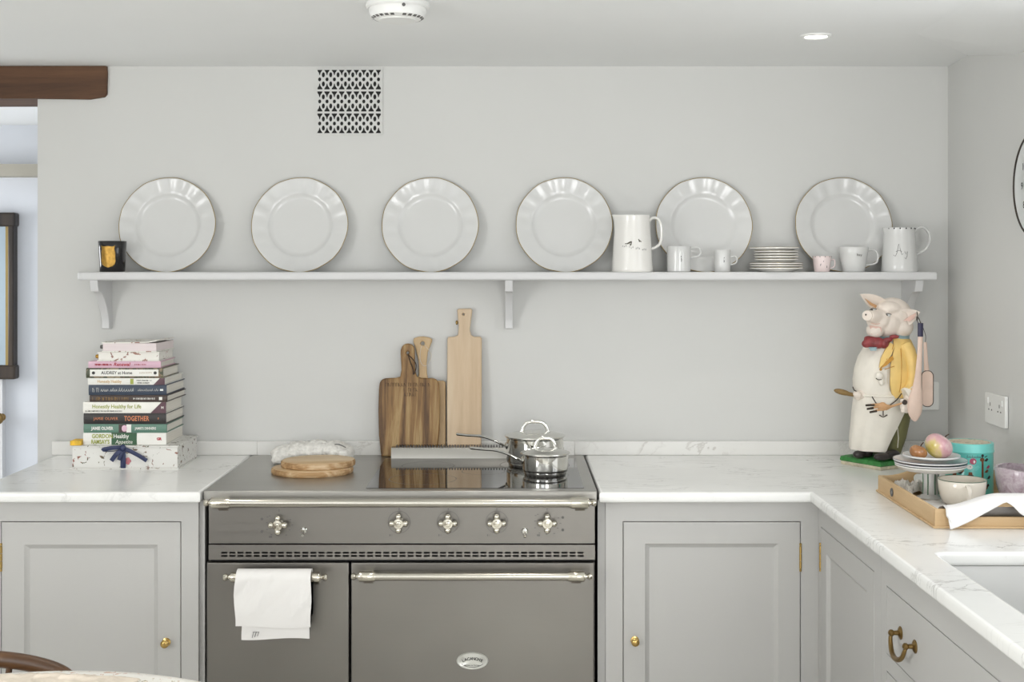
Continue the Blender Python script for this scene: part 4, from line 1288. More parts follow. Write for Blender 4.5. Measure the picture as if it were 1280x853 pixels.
YK = -0.272        # plane of the spines
def bookmat(name, c): return mat(name, c, 0.45, vary=(20, 0.04))
C_ = {'white': bookmat('cover_white', (232, 231, 225)), 'green': bookmat('cover_green', (92, 128, 112)), 'black': bookmat('cover_black', (34, 30, 29)),
      'cream': bookmat('cover_cream', (236, 234, 226)), 'brown': bookmat('cover_brown', (66, 52, 46)), 'navy': bookmat('cover_navy', (48, 60, 78)),
      'plum': bookmat('cover_plum', (84, 52, 62)), 'pink': bookmat('cover_pink', (214, 178, 194)), 'dkgreen': bookmat('cover_dark_green', (40, 84, 52)),
      'lime': bookmat('print_lime', (156, 164, 70)), 'orange': bookmat('print_orange', (206, 128, 84)), 'red': bookmat('print_red', (170, 50, 62)), 'tan': bookmat('print_tan', (150, 118, 70))}
M['photocover'] = sprig('photo_cover', (70, 74, 52), [(120, 96, 70), (50, 60, 40), (160, 148, 120), (96, 60, 50)], 60, 0.5, 0.4)


def book(label, pxa, pxb, py0, py1, depth, cover, rz=0.0, board=0.0022, dy=0.0):
    """py0 = lower edge, py1 = upper edge of the spine in the picture; local origin at the spine's lower left corner"""
    y = YK + dy
    x0, x1 = PX(pxa, y), PX(pxb, y); z0, z1 = PZ(py0, y), PZ(py1, y) - 0.0004
    h, w_ = z1 - z0, x1 - x0
    t = thing('cookbook', label, 'book', (x0, y, z0), rz, 'books stacked on the floral box')
    mb = MB()
    sp = [(0.0015, 0), (depth, 0), (depth, board), (0.006, board), (0.0045, board + 0.001), (0.0045, h - board - 0.001), (0.006, h - board), (depth, h - board), (depth, h), (0.0015, h), (0, h * 0.8), (-0.0008, h * 0.5), (0, h * 0.2)]
    mb.prism(sp, 0, w_, 'YZ'); mb.build('cover', cover, t, ang=50)
    MB().box(0.003, w_ - 0.0035, 0.0045, depth - 0.004, board + 0.0001, h - board - 0.0001).build('pages', M['pages'], t)
    def wr(txt, size, pxc, m, dz=0.0, **kw):
        return front_text(t, txt, size, PX(pxc, y) - x0, -0.0014, h / 2 + dz, m, **kw)
    def patch(pa, pb, m, za=0.06, zb_=0.94, slope=0.0, name='spine_patch'):
        a, b_ = PX(pa, y) - x0, PX(pb, y) - x0
        return MB().prism([(a + slope, h * za), (b_, h * za), (b_, h * zb_), (a, h * zb_)] if slope >= 0 else [(a, h * za), (b_, h * za), (b_, h * zb_), (a - slope, h * zb_)], -0.0011, 0.001, 'XZ').build(name, m, t)
    return t, wr, patch, h


def strokes(t, pxa, pxb, px0, dz, hgt, m, seed, script=True, rad=0.0005, h=0.0):
    """unreadable lettering: pen strokes along the spine between two picture columns"""
    random.seed(seed)
    a, b_ = PX(pxa, YK) - PX(px0, YK), PX(pxb, YK) - PX(px0, YK)
    mb = MB(); x = a; pts = []
    z0 = h / 2 + dz
    while x < b_:
        st_ = hgt * random.uniform(0.45, 0.75)
        if script:
            tall = 1.6 if random.random() < 0.22 else 0.8
            pts += [(x, -0.0014, z0 - hgt * 0.35), (x + st_ * 0.5, -0.0014, z0 + hgt * 0.35 * tall), (x + st_ * 0.6, -0.0014, z0 - hgt * 0.3)]
            if random.random() < 0.2 and len(pts) > 3:
                mb.tube(pts, rad, 5); pts = []; x += st_ * 0.5
        else:
            w_ = st_ * 0.55
            mb.tube([(x, -0.0013, z0 - hgt / 2), (x, -0.0013, z0 + hgt / 2)], rad, 5)
            q = random.random()
            if q < 0.7: mb.tube([(x, -0.0013, z0 + hgt / 2), (x + w_, -0.0013, z0 + (hgt / 2 if q < 0.35 else 0)), (x + w_, -0.0013, z0 - (hgt / 2 if q < 0.5 else 0))], rad, 5)
            if random.random() < 0.16: x += st_ * 0.7
        x += st_ * 0.9
    if len(pts) > 1: mb.tube(pts, rad, 5)
    return mb.build('lettering', m, t, False)


b1, wr, pt, h = book('thick white cookbook lowest in the stack, with a green title block', 104, 208, 556.5, 541.3, 0.195, C_['white'])
wr('GORDON', 0.0165, 128, C_['lime'], 0.0075, sx=0.8, bold=0.0004); wr("RAMSAY'S", 0.0165, 125.5, C_['lime'], -0.0085, sx=0.72, bold=0.0004)
pt(139.5, 171, C_['dkgreen'], 0.0, 1.0)
wr('Healthy', 0.0165, 151.5, C_['white'], 0.0075, sx=0.85, bold=0.0003); wr('Appetite', 0.0155, 155, C_['cream'], -0.0085, shear=0.2, sx=0.9)
pt(172, 207.5, C_['white'], 0.02, 0.98); wr('GR', 0.010, 199, C_['red'], 0, bold=0.0006)

b1, wr, pt, h = book('sage green cookbook with white lettering, second from the bottom', 104.5, 208.3, 541.3, 530.3, 0.19, C_['green'], 0.004)
wr('JAMIE OLIVER', 0.0125, 128, C_['white'], 0, sx=0.82, bold=0.0004); wr("JAMIE'S DINNERS", 0.010, 182, C_['white'], 0, sx=0.8, bold=0.0002)
pt(158, 164, C_['white'], 0.04, 0.96); pt(148.5, 158, C_['brown'], 0.04, 0.96, name='spine_photo')
o = MB().ell((PX(155.5, YK) - PX(104.5, YK), -0.001, h / 2), (0.008, 0.0008, 0.0095), 14, 8).build('spine_portrait', C_['pink'], b1)

b1, wr, pt, h = book('thick black cookbook with orange capitals on its spine', 104.5, 207.5, 530.3, 516.8, 0.20, C_['black'], -0.004)
wr('JAMIE OLIVER', 0.0115, 132.5, C_['orange'], 0, sx=0.92, space=1.1); wr('TOGETHER', 0.0195, 171, C_['orange'], 0, sx=0.66, bold=0.0004, space=1.1); wr('9', 0.009, 198, C_['orange'])

b1, wr, pt, h = book('thick cream cookbook with olive lettering and a plum corner', 103.8, 207.6, 516.8, 502.8, 0.185, C_['cream'], 0.003)
MB().prism([(PX(188, YK) - PX(103.8, YK), 0.0), (PX(207.6, YK) - PX(103.8, YK), 0.0), (PX(207.6, YK) - PX(103.8, YK), h), (PX(202, YK) - PX(103.8, YK), h)], -0.0013, 0.001, 'XZ').build('spine_patch', C_['plum'], b1)
wr('Honestly Healthy for Life', 0.0155, 146, C_['lime'], 0.003, sx=0.88, bold=0.0002); strokes(b1, 107, 152, 103.8, -0.0098, 0.0035, M['greyprint'], 1, False, 0.00035, h); wr('H', 0.010, 203, C_['cream'], 0.0, bold=0.0002)

b1, wr, pt, h = book('slim dark brown cookbook with tan and white lettering', 112, 209, 502.8, 494.2, 0.205, C_['brown'], -0.006)
strokes(b1, 116, 161, 112, 0, 0.0085, C_['tan'], 2, False, 0.0006, h); strokes(b1, 167, 193, 112, 0, 0.005, C_['white'], 3, False, 0.0005, h); pt(199, 203, C_['white'], 0.3, 0.75)

b1, wr, pt, h = book('slate navy cookbook with white handwritten title', 110.8, 207.8, 494.2, 481.3, 0.21, C_['navy'], 0.005)
strokes(b1, 126, 166, 110.8, 0, 0.0105, C_['white'], 5, True, 0.0006, h); strokes(b1, 172, 197, 110.8, 0, 0.008, C_['cream'], 6, True, 0.0004, h); strokes(b1, 116, 121, 110.8, 0, 0.012, C_['cream'], 9, False, 0.0004, h); pt(200, 204, C_['white'], 0.42, 0.6)

b1, wr, pt, h = book('slim white cookbook with pale grey title and plum end', 109.8, 206, 481.3, 472.8, 0.20, C_['white'], -0.004)
wr('Honestly Healthy', 0.0115, 137, M['goldlabel'], 0, sx=0.85); pt(163, 167, C_['lime'], 0.1, 0.9); strokes(b1, 171, 190, 109.8, 0.003, 0.0035, M['greyprint'], 11, False, 0.00035, h); strokes(b1, 172, 187, 109.8, -0.004, 0.0035, M['greyprint'], 12, False, 0.00035, h)
MB().prism([(PX(192, YK) - PX(109.8, YK), 0.0), (PX(206, YK) - PX(109.8, YK), 0.0), (PX(206, YK) - PX(109.8, YK), h), (PX(200, YK) - PX(109.8, YK), h)], -0.0014, 0.001, 'XZ').build('spine_patch', C_['plum'], b1)

b1, wr, pt, h = book('cookbook with dark leafy photo cover and white title strip', 107.5, 203.5, 472.8, 460.3, 0.18, M['photocover'], 0.004)
pt(112.5, 198, C_['white'], 0.18, 0.86); wr('AUDREY at Home', 0.0125, 146, C_['black'], 0.0005, sx=0.92, bold=0.0002); wr('LUCA DOTTI', 0.006, 182, C_['tan'], 0.0005)
for q in (117, 194): MB().lathe([(0, 0.0016), (0.0045, 0.0016), (0.0045, 0.0)], 14, (PX(q, YK) - PX(107.5, YK), 0, h / 2 + 0.0005), '-Y').build('spine_dot', C_['black'], b1)

b1, wr, pt, h = book('slim pink paperback with red script title', 110.5, 200.5, 460.3, 451.8, 0.17, C_['pink'], 0.02)
strokes(b1, 119, 139, 110.5, 0, 0.005, C_['red'], 21, False, 0.0006, h); wr('Renewal', 0.0135, 152, C_['red'], 0.0005, shear=0.25, bold=0.0003); strokes(b1, 168, 182, 110.5, 0, 0.004, C_['red'], 22, False, 0.0004, h)

# floral notebooks on top
M['notebook'] = sprig('floral_notebook', (232, 229, 222), [(150, 120, 80), (96, 104, 70), (176, 130, 120), (120, 100, 84)], 40, 0.61)
M['pinkedge'] = mat('pale_pink_pages', (226, 214, 214), 0.7, vary=(8.0, 0.03), stretch=(1, 1, 60))
for lab, pa, pb, q0, q1, dp, seed, pg in (('soft floral notebook with cream pages, second from the top', 121.5, 199, 451.8, 440.2, 0.16, 2, M['notebook']), ('soft floral notebook with pale pink pages, top of the stack', 127, 196.5, 440.2, 427.8, 0.17, 7, M['pinkedge'])):
    x0, x1, z0, z1 = PX(pa, YK), PX(pb, YK), PZ(q0, YK), PZ(q1, YK)
    t = thing('notebook', lab, 'notebook', (x0, YK, z0), 0.02 if seed == 2 else -0.03, 'books stacked on the floral box')
    w_, h = x1 - x0, z1 - z0 - 0.0004
    MB().box(0.003, w_ - 0.002, 0.002, dp - 0.002, 0.003, h - 0.003).build('pages', pg, t)
    for nm, za in (('front_cover', h - 0.003), ('back_cover', 0.0)):
        rows_ = []
        for j in range(9):
            v_ = j / 8; row = []
            for i in range(13):
                u = i / 12
                up = (0.006 * max(0, u - 0.6) ** 2 * 6 + 0.0018 * mnoise.noise(Vector((u * 4, v_ * 4, seed))) ) * (1 if (nm == 'front_cover' and seed == 7) else 0.0)
                row.append((u * w_, v_ * dp, za + up))
            rows_.append(row)
        mb = MB(); vs = [p for r_ in rows_ for p in r_] + [(p[0], p[1], p[2] + 0.0028) for r_ in rows_ for p in r_]; N = 13 * 9; fs = []
        for j in range(8):
            for i in range(12):
                a = j * 13 + i; fs += [(a, a + 13, a + 14, a + 1), (N + a, N + a + 1, N + a + 14, N + a + 13)]
        for i in range(12): fs += [(i, i + 1, N + i + 1, N + i), (104 + i, N + 104 + i, N + 105 + i, 105 + i)]
        for j in range(8): fs += [(j * 13, N + j * 13, N + j * 13 + 13, j * 13 + 13), (j * 13 + 12, j * 13 + 25, N + j * 13 + 25, N + j * 13 + 12)]
        mb.add(vs, fs); mb.build(nm, M['notebook'], t)
    kn = MB().lathe([(0, -0.007), (0.005, -0.006), (0.0062, 0), (0.005, 0.006), (0, 0.007)], 14, (-0.001, 0.012, h / 2), 'X').build('ribbon_end', M['greyprint' if seed == 7 else 'goldlabel'], t)

# ------------------------------------------------------------------ tray and what stands on it
M['tray'] = wood('tray_board', [(186, 152, 108), (206, 176, 134), (216, 190, 152)], 'X', 1.0, 0.6, 12, 0.3)
TX0, TX1, TY0, TY1, TZ1 = 0.928, 1.305, -1.113, -0.655, 0.962
cxT, cyT = (TX0 + TX1) / 2, (TY0 + TY1) / 2
hw, hd = (TX1 - TX0) / 2, (TY1 - TY0) / 2
tr = thing('serving_tray', 'pale wooden serving tray with upright sides on the corner worktop', 'tray', (cxT, cyT, ZT + 0.0003), R(-0.8))
MB().box(-hw - 0.004, hw + 0.004, -hd - 0.004, hd + 0.004, 0, 0.005).build('base', M['tray'], tr, bevel=0.001)
hT = TZ1 - ZT
def side(name, wd, loc, rz, hole):
    if hole == 'slot':
        top = [(wd / 2 - 0.0005, hT)] + [(0.165 - 0.115 * k / 8, hT + 0.026 * (3 * (k / 8) ** 2 - 2 * (k / 8) ** 3)) for k in range(9)]
        loops = [[(-wd / 2, 0.0045), (wd / 2, 0.0045)] + top + [(-a, b) for a, b in reversed(top)]]
        loops.append(list(reversed(rrect(-0.1, 0.1, 0.025, 0.047, 0.0105, 6))))
    else:
        loops = [rrect(-wd / 2, wd / 2, 0.0045, hT, 0.003, 3)]
    o = place(name, outline_mesh(name, loops, 0.008, M['tray'], 0.001, 1), tr)
    o.location = loc; o.rotation_euler = (PI / 2, 0, rz)
    return o
side('front_side', 2 * hw, (0, -hd + 0.004, 0), 0, 'slot')
side('back_side', 2 * hw, (0, hd - 0.004, 0), 0, 'slot')
s1 = side('left_side', 2 * hd - 0.017, (-hw + 0.004, 0, 0), -PI / 2, None)
side('right_side', 2 * hd - 0.017, (hw - 0.004, 0, 0), -PI / 2, None)
mb = MB().lathe([(0.005, 0.0), (0.0095, 0.0), (0.0105, 0.0015), (0.0095, 0.003), (0.006, 0.003), (0.005, 0.001)], 24, (-hw, 0.10, 0.021), '-X')
mb.build('eyelet', M['greyprint'], tr)
mb = MB().lathe([(0, 0.0), (0.0055, 0.0), (0.0055, 0.0012), (0, 0.0012)], 16, (-hw, 0.10, 0.021), '-X').build('eyelet_centre', M['enamel'], tr)

TF = ZT + 0.0053          # tray floor
# liner cloth, crumpled in the tray and hanging over its front
def edge_top(x):
    k = max(0.0, min(1.0, (0.165 - abs(x - cxT)) / 0.115))
    return TZ1 + 0.026 * (3 * k * k - 2 * k ** 3) + 0.0035


def fcloth(u, v):
    """u 0..1 across, v 0..1 from the back of the tray to the hanging hem"""
    x = 0.944 + u * 0.345
    n1 = mnoise.noise(Vector((u * 6, v * 7, 2.2))); n2 = mnoise.noise(Vector((u * 14, v * 15, 5.0)))
    yfront = TY0 + 0.004 + (0.0026 if x < cxT else -0.002)
    zt_ = edge_top(x)
    if v < 0.66:
        w_ = v / 0.66
        y = -0.815 + (yfront + 0.016 + 0.815) * w_
        lift = 0.012 * max(0, n1 + 0.1) + 0.004 * max(0, n2)
        dcup = min(math.hypot(x - 1.068, y + 0.872) - 0.050, math.hypot(x - 1.222, y + 0.865) - 0.056)
        z = TF + 0.0012 + lift * (1 - 0.3 * w_) * max(0.0, min(1.0, dcup / 0.02))
        k = max(0, (w_ - 0.80) / 0.20); k = k * k * (3 - 2 * k)
        z = z * (1 - k) + zt_ * k
    elif v < 0.76:
        w_ = (v - 0.66) / 0.10
        y = yfront + 0.016 - w_ * 0.032; z = zt_ + 0.004 * math.sin(PI * w_)
    else:
        w_ = (v - 0.76) / 0.24
        hem = min(cloth_hem(u), zt_ - 0.002)
        y = yfront - 0.016 - 0.008 * w_ - 0.004 * n1 * w_; z = zt_ - (zt_ - hem) * w_
    return (x + (0.004 if u < 0.02 and v > 0.9 else 0), y, z)


def cloth_hem(u):
    pts = [(0.0, 0.940), (0.02, 0.9215), (0.06, 0.926), (0.15, 0.940), (0.24, 0.956), (0.32, 0.972), (0.37, 0.982), (0.41, 0.974), (0.46, 0.956), (0.52, 0.944), (0.65, 0.935), (1.0, 0.93)]
    for (a, b), (c_, d) in zip(pts[:-1], pts[1:]):
        if a <= u <= c_: return b + (d - b) * (u - a) / (c_ - a)
    return pts[-1][1]


NU, NV = 48, 60
vs = [fcloth(i / NU, j / NV) for j in range(NV + 1) for i in range(NU + 1)]
fs = [(j * (NU + 1) + i, j * (NU + 1) + i + 1, (j + 1) * (NU + 1) + i + 1, (j + 1) * (NU + 1) + i) for j in range(NV) for i in range(NU)]
o = MB().add(vs, fs).build('tray_cloth', M['cotton'], None, ang=70)
sm = o.modifiers.new('thick', 'SOLIDIFY'); sm.thickness = 0.0015; sm.offset = 0
tag(o, 'white cloth lying in the tray and hanging over its front edge', 'cloth')
# crumpled napkin at the back left of the tray
M['napkin'] = sprig('printed_napkin', (226, 222, 214), [(120, 106, 88), (150, 140, 120), (90, 80, 70)], 120, 0.64, 0.9)


def crumple(name, fx, zbase, amp, freq, seed, m, nu=44, nv=44):
    """crumpled sheet: ridged folds over a patch given by fx(u, v) -> (x, y)"""
    vs = []
    for j in range(nv + 1):
        for i in range(nu + 1):
            u, v = i / nu, j / nv
            x, y = fx(u, v)
            p = Vector((x * freq, y * freq, seed))
            r1 = 1 - min(1.0, abs(mnoise.noise(p)) * 3.0); r2 = 1 - min(1.0, abs(mnoise.noise(p * 2.3 + Vector((4, 1, 0)))) * 3.0)
            e = min(1.0, 6 * min(u, 1 - u, v, 1 - v) + 0.25)
            vs.append((x + 0.006 * mnoise.noise(p * 1.7), y + 0.005 * mnoise.noise(p * 1.9 + Vector((9, 2, 1))), zbase + amp * (0.65 * r1 + 0.35 * r2) * e))
    fs = [(j * (nu + 1) + i, j * (nu + 1) + i + 1, (j + 1) * (nu + 1) + i + 1, (j + 1) * (nu + 1) + i) for j in range(nv) for i in range(nu)]
    o = MB().add(vs, fs).build(name, m, None, ang=70)
    k = o.modifiers.new('thick', 'SOLIDIFY'); k.thickness = 0.001; k.offset = 1
    return o


def nap(u, v):
    y = -0.795 + v * 0.125
    w_ = 0.032 + 0.060 * max(0.0, min(1.0, (v - 0.45) / 0.25))
    return 0.948 + u * w_, y
o = crumple('napkin', nap, TF + 0.0012, 0.034, 34, 3.1, M['napkin'])
tag(o, 'crumpled printed white napkin at the back of the tray', 'napkin')

# cake stand with stacked plates and fruit
CSX, CSY = 1.025, -0.775
M['greenglaze'] = mat('striped_stem', (120, 150, 132), 0.12, 0.5)
t = thing('cake_stand', 'white cake stand on a glossy green and white striped stem', 'cake stand', (CSX, CSY, TF))
stm = MB().lathe([(0, 0), (0.032, 0), (0.034, 0.003), (0.024, 0.007), (0.0185, 0.012), (0.0175, 0.04), (0.0185, 0.062), (0.03, 0.068), (0, 0.068)], 40).build('stem', M['ceramic'], t)
for k in range(7):
    a = 2 * PI * k / 7 + 0.5
    MB().tube([(0.0180 * math.cos(a), 0.0180 * math.sin(a), 0.011), (0.0172 * math.cos(a), 0.0172 * math.sin(a), 0.038), (0.0180 * math.cos(a), 0.0180 * math.sin(a), 0.062)], 0.0026, 8, flat=0.4).build('stripe', M['greenglaze'], stm)
MB().lathe([(0, 0.066), (0.045, 0.066), (0.072, 0.071), (0.083, 0.080), (0.0845, 0.081), (0.083, 0.083), (0.070, 0.075), (0.045, 0.071), (0, 0.071)], 56).build('dish', M['ceramicwarm'], t)
M['rimline'] = mat('dark_rim_line', (70, 74, 92), 0.4)
zp = TF + 0.0762
for k, (r, dx, dz, lab) in enumerate(((0.085, 0.0, 0.0, 'lowest white plate with a dark rim line on the cake stand'), (0.087, -0.001, 0.0075, 'middle white plate with a dark rim line on the cake stand'), (0.068, 0.002, 0.0185, 'small white dish holding the fruit on the cake stand'))):
    p = thing('side_plate', lab, 'plate', (CSX + dx, CSY, zp + dz), 0, 'plates on the cake stand')
    MB().lathe([(0, 0.002), (0.55 * r, 0.002), (0.75 * r, 0.006), (0.97 * r, 0.0125), (r, 0.0132), (r, 0.0092), (0.8 * r, 0.004), (0.55 * r, 0.0), (0, 0.0)], 64).build('dish', M['ceramic'], p)
    if k < 2: MB().tube([((r + 0.0002) * math.cos(2 * PI * j / 64), (r + 0.0002) * math.sin(2 * PI * j / 64), 0.0128) for j in range(64)], 0.0006, 6, loop=True).build('rim_line', M['rimline'], p)
zf = zp + 0.0185 + 0.0022
def fruit_mat(name, stops):
    m, nt, b = nodes(name); v = coords(nt, (1, 1, 1))
    n_ = noise(nt, v, 14, 4, 0.6, 0.4)
    nt.links.new(ramp(nt, n_, [(p, lin(c)) for p, c in stops]), b.inputs['Base Color']); b.inputs['Roughness'].default_value = 0.25; b.inputs['Coat Weight'].default_value = 0.3
    return m
def blush():
    m, nt, b = nodes('apple_skin'); v = coords(nt, (1, 1, 1))
    sp_ = nt.nodes.new('ShaderNodeSeparateXYZ'); nt.links.new(v, sp_.inputs[0])
    n_ = noise(nt, v, 30, 4, 0.6, 0.4)
    a1 = nt.nodes.new('ShaderNodeMath'); a1.operation = 'MULTIPLY_ADD'; a1.inputs[1].default_value = 11.0; nt.links.new(sp_.outputs[0], a1.inputs[0]); nt.links.new(n_, a1.inputs[2])
    a2 = nt.nodes.new('ShaderNodeMath'); a2.operation = 'MULTIPLY_ADD'; a2.inputs[1].default_value = 7.0; nt.links.new(sp_.outputs[2], a2.inputs[0]); nt.links.new(a1.outputs[0], a2.inputs[2])
    nt.links.new(ramp(nt, a2.outputs[0], [(0.30, lin((196, 182, 84))), (0.50, lin((212, 192, 134))), (0.64, lin((212, 172, 166))), (0.85, lin((202, 154, 162))), (1.0, lin((218, 190, 188)))]), b.inputs['Base Color'])
    b.inputs['Roughness'].default_value = 0.22; b.inputs['Coat Weight'].default_value = 0.3
    return m
M['apple'] = blush()
M['russet'] = fruit_mat('russet_skin', [(0.3, (128, 84, 50)), (0.5, (166, 116, 72)), (0.7, (190, 148, 96))])
M['stem'] = mat('fruit_stem', (74, 52, 34), 0.8)
def apple(label, x, y, r, m, sq, tilt):
    t = thing('apple', label, 'fruit', (x, y, zf), 0, 'fruit on the cake stand')
    prf = []
    for k in range(25):
        a = -PI / 2 + PI * k / 24
        rr = r * math.cos(a) * (1 + 0.06 * math.sin(a)); z = r * sq * math.sin(a)
        if a > PI / 2 - 0.5: z -= r * 0.16 * ((a - PI / 2 + 0.5) / 0.5) ** 2
        prf.append((max(rr, 0), z + r * sq))
    prf[0] = (0, prf[0][1]); prf[-1] = (0, prf[-1][1])
    b_ = MB().lathe(prf, 40).build('flesh', m, t)
    Mt = Matrix.Translation((0, 0, r * sq)) @ Matrix.Rotation(tilt, 4, 'Y') @ Matrix.Translation((0, 0, -r * sq))
    b_.data.transform(Mt)
    s_ = MB().tube([(0, 0, 2 * r * sq - 0.008), (0.001, 0, 2 * r * sq + 0.003), (0.004, 0, 2 * r * sq + 0.010)], 0.0014, 6).build('stalk', M['stem'], t)
    s_.data.transform(Mt)
    zmin = min((v.co.z for v in b_.data.vertices))
    for o_ in (b_, s_): o_.data.transform(Matrix.Translation((0, 0, -zmin)))
    return t
apple('large blushing pink and yellow apple on the cake stand', CSX + 0.020, CSY + 0.002, 0.0345, M['apple'], 0.84, R(35))
apple('small russet brown fruit beside the pink apple', CSX - 0.034, CSY - 0.012, 0.0215, M['russet'], 0.80, R(20))

# enamel-rimmed cup
M['cupglaze'] = mat('cup_glaze', (224, 217, 204), 0.2, coat=0.2)
M['greenline'] = mat('green_rim', (84, 104, 84), 0.4)
t = thing('teacup', 'wide cream cup with a thin green rim, handle facing out of the tray', 'cup', (1.068, -0.872, TF + 0.002))
pcup = [(0.034, 0.0), (0.038, 0.001), (0.045, 0.008), (0.0505, 0.022), (0.054, 0.040), (0.0555, 0.0605), (0.0548, 0.0615)]
vessel(t, pcup, 0.003, M['cupglaze'], 64)
MB().tube([(0.0552 * math.cos(2 * PI * j / 64), 0.0552 * math.sin(2 * PI * j / 64), 0.0612) for j in range(64)], 0.0010, 6, loop=True).build('rim_line', M['greenline'], t)
hp_ = []
for d, z in ((0.051, 0.052), (0.064, 0.054), (0.077, 0.046), (0.078, 0.030), (0.068, 0.016), (0.047, 0.012)): hp_.append((-0.13 * d, -d, z))
handle(t, hp_, 0.0052, M['cupglaze'], 0.6)

# teal tin
M['teal'] = mat('teal_tin', (98, 200, 190), 0.3, 0.0, vary=(14, 0.06), coat=0.3)
M['tealid'] = mat('teal_lid', (118, 210, 202), 0.28, coat=0.3)
tinx, tiny, tr_, th_ = 1.150, -0.690, 0.0575, 0.128
t = thing('biscuit_tin', 'round teal tin printed with animals, flowers and a cake', 'tin', (tinx, tiny, TF))
MB().lathe([(0, 0), (tr_ - 0.002, 0), (tr_, 0.002), (tr_ + 0.0008, 0.004), (tr_, 0.006), (tr_, th_ - 0.022), (0, th_ - 0.022)], 64).build('can', M['teal'], t)
lid_ = MB().lathe([(tr_ - 0.001, th_ - 0.024), (tr_ + 0.0022, th_ - 0.023), (tr_ + 0.0026, th_ - 0.021), (tr_ + 0.0016, th_ - 0.019), (tr_ + 0.0016, th_ - 0.004), (tr_ + 0.0005, th_ - 0.001), (tr_ - 0.002, th_), (tr_ - 0.005, th_ - 0.001), (0, th_ - 0.002)], 64).build('lid', M['tealid'], t)
M['tintop'] = sprig('tin_top_print', (214, 204, 178), [(170, 120, 90), (120, 150, 130), (200, 150, 120)], 50, 0.55, 0.4)
MB().lathe([(0, th_ - 0.0012), (tr_ - 0.006, th_ - 0.0004), (tr_ - 0.006, th_ - 0.002)], 48).build('lid_print', M['tintop'], lid_)
M['tinbrown'] = mat('tin_print_brown', (122, 74, 44), 0.5); M['tinpink'] = mat('tin_print_pink', (176, 74, 104), 0.5); M['tindark'] = mat('tin_print_dark', (44, 40, 42), 0.5)
M['tinwhite'] = mat('tin_print_white', (232, 232, 226), 0.5); M['tingold'] = mat('tin_print_gold', (206, 176, 86), 0.5)
def decal(poly, m, name='printed_motif'):
    """polygon (u,z) wrapped on the tin, u measured along the curved surface from the side facing the camera"""
    n_ = len(poly); a0 = -PI / 2 - 0.36
    def P_(u, z, e): a = a0 + u / tr_; return ((tr_ + e) * math.cos(a), (tr_ + e) * math.sin(a), z)
    cu, cz = sum(p[0] for p in poly) / n_, sum(p[1] for p in poly) / n_
    vs = [P_(u, z, 0.0004) for u, z in poly] + [P_(u, z, -0.001) for u, z in poly] + [P_(cu, cz, 0.0005)]
    fs = [(k, (k + 1) % n_, 2 * n_) for k in range(n_)] + [(k, k + n_, (k + 1) % n_ + n_, (k + 1) % n_) for k in range(n_)]
    return MB().add(vs, fs).build(name, m, t, False)
def blob(u, z, a, b_, m, n_=10): decal(circ(u, z, a * 1.25, b_ * 1.25, n_), m)
def bar(u0, z0, u1, z1, w_, m):
    d = Vector((u1 - u0, z1 - z0)).normalized(); nn = Vector((-d.y, d.x)) * w_
    decal([(u0 + nn.x, z0 + nn.y), (u0 - nn.x, z0 - nn.y), (u1 - nn.x, z1 - nn.y), (u1 + nn.x, z1 + nn.y)], m)
# giraffe
bar(0.034, 0.040, 0.034, 0.088, 0.0026, M['tinbrown']); blob(0.033, 0.090, 0.005, 0.004, M['tinbrown']); bar(0.033, 0.092, 0.034, 0.100, 0.0014, M['tindark']); blob(0.034, 0.100, 0.003, 0.003, M['tindark'], 8)
bar(0.0345, 0.060, 0.0345, 0.080, 0.0012, M['tindark'])
# horse / ox
blob(0.035, 0.034, 0.011, 0.008, M['tinbrown'], 12); blob(0.026, 0.041, 0.006, 0.005, M['tindark'])
for u in (0.028, 0.033, 0.039, 0.043): bar(u, 0.030, u + (0.001 if u < 0.035 else -0.001), 0.014, 0.0011, M['tindark'])
bar(0.044, 0.036, 0.047, 0.028, 0.001, M['tindark'])
# flower, cake, swan
blob(0.010, 0.086, 0.0068, 0.0064, M['tinpink'], 9); blob(0.012, 0.085, 0.003, 0.0032, M['tinwhite'], 8)
blob(0.002, 0.072, 0.006, 0.005, M['tinwhite']); blob(0.003, 0.0725, 0.0014, 0.0014, M['tindark'], 6)
decal([(-0.005, 0.040), (0.013, 0.040), (0.013, 0.048), (-0.005, 0.048)], M['tingold']); decal([(-0.004, 0.048), (0.012, 0.048), (0.011, 0.052), (-0.003, 0.052)], M['tindark']); decal([(-0.001, 0.052), (0.009, 0.052), (0.008, 0.059), (0.0, 0.059)], M['tinbrown'])
for u in (-0.002, 0.004, 0.010): bar(u, 0.042, u, 0.047, 0.001, M['tindark'])
# birds and leaves round the can
for u, z, c_ in ((-0.016, 0.060, 'tinbrown'), (-0.019, 0.056, 'tindark'), (-0.018, 0.044, 'tindark'), (-0.030, 0.070, 'tindark'), (-0.035, 0.050, 'tinbrown'), (-0.016, 0.088, 'tindark'), (0.046, 0.088, 'tindark'), (0.052, 0.070, 'tinpink'), (0.047, 0.060, 'tinbrown'), (0.055, 0.044, 'tindark'), (0.021, 0.070, 'tealid'), (0.018, 0.066, 'tealid'), (0.045, 0.018, 'tinbrown'), (0.050, 0.024, 'tindark'), (0.022, 0.016, 'tinwhite'), (0.0, 0.024, 'tinbrown')):
    decal([(u - 0.0075, z - 0.0015), (u, z - 0.0032), (u + 0.006, z + 0.0015), (u + 0.0015, z + 0.006), (u - 0.003, z + 0.003)], M[c_])
bar(0.040, 0.096, 0.048, 0.099, 0.001, M['tindark'])
for k in range(9):
    u = -0.004 + k * 0.0040
    bar(u, 0.0945, u + 0.0012, 0.099 + 0.002 * (k % 3 == 0), 0.0005, M['tindark']); bar(u, 0.0945, u + 0.0028, 0.0965, 0.0004, M['tindark'])

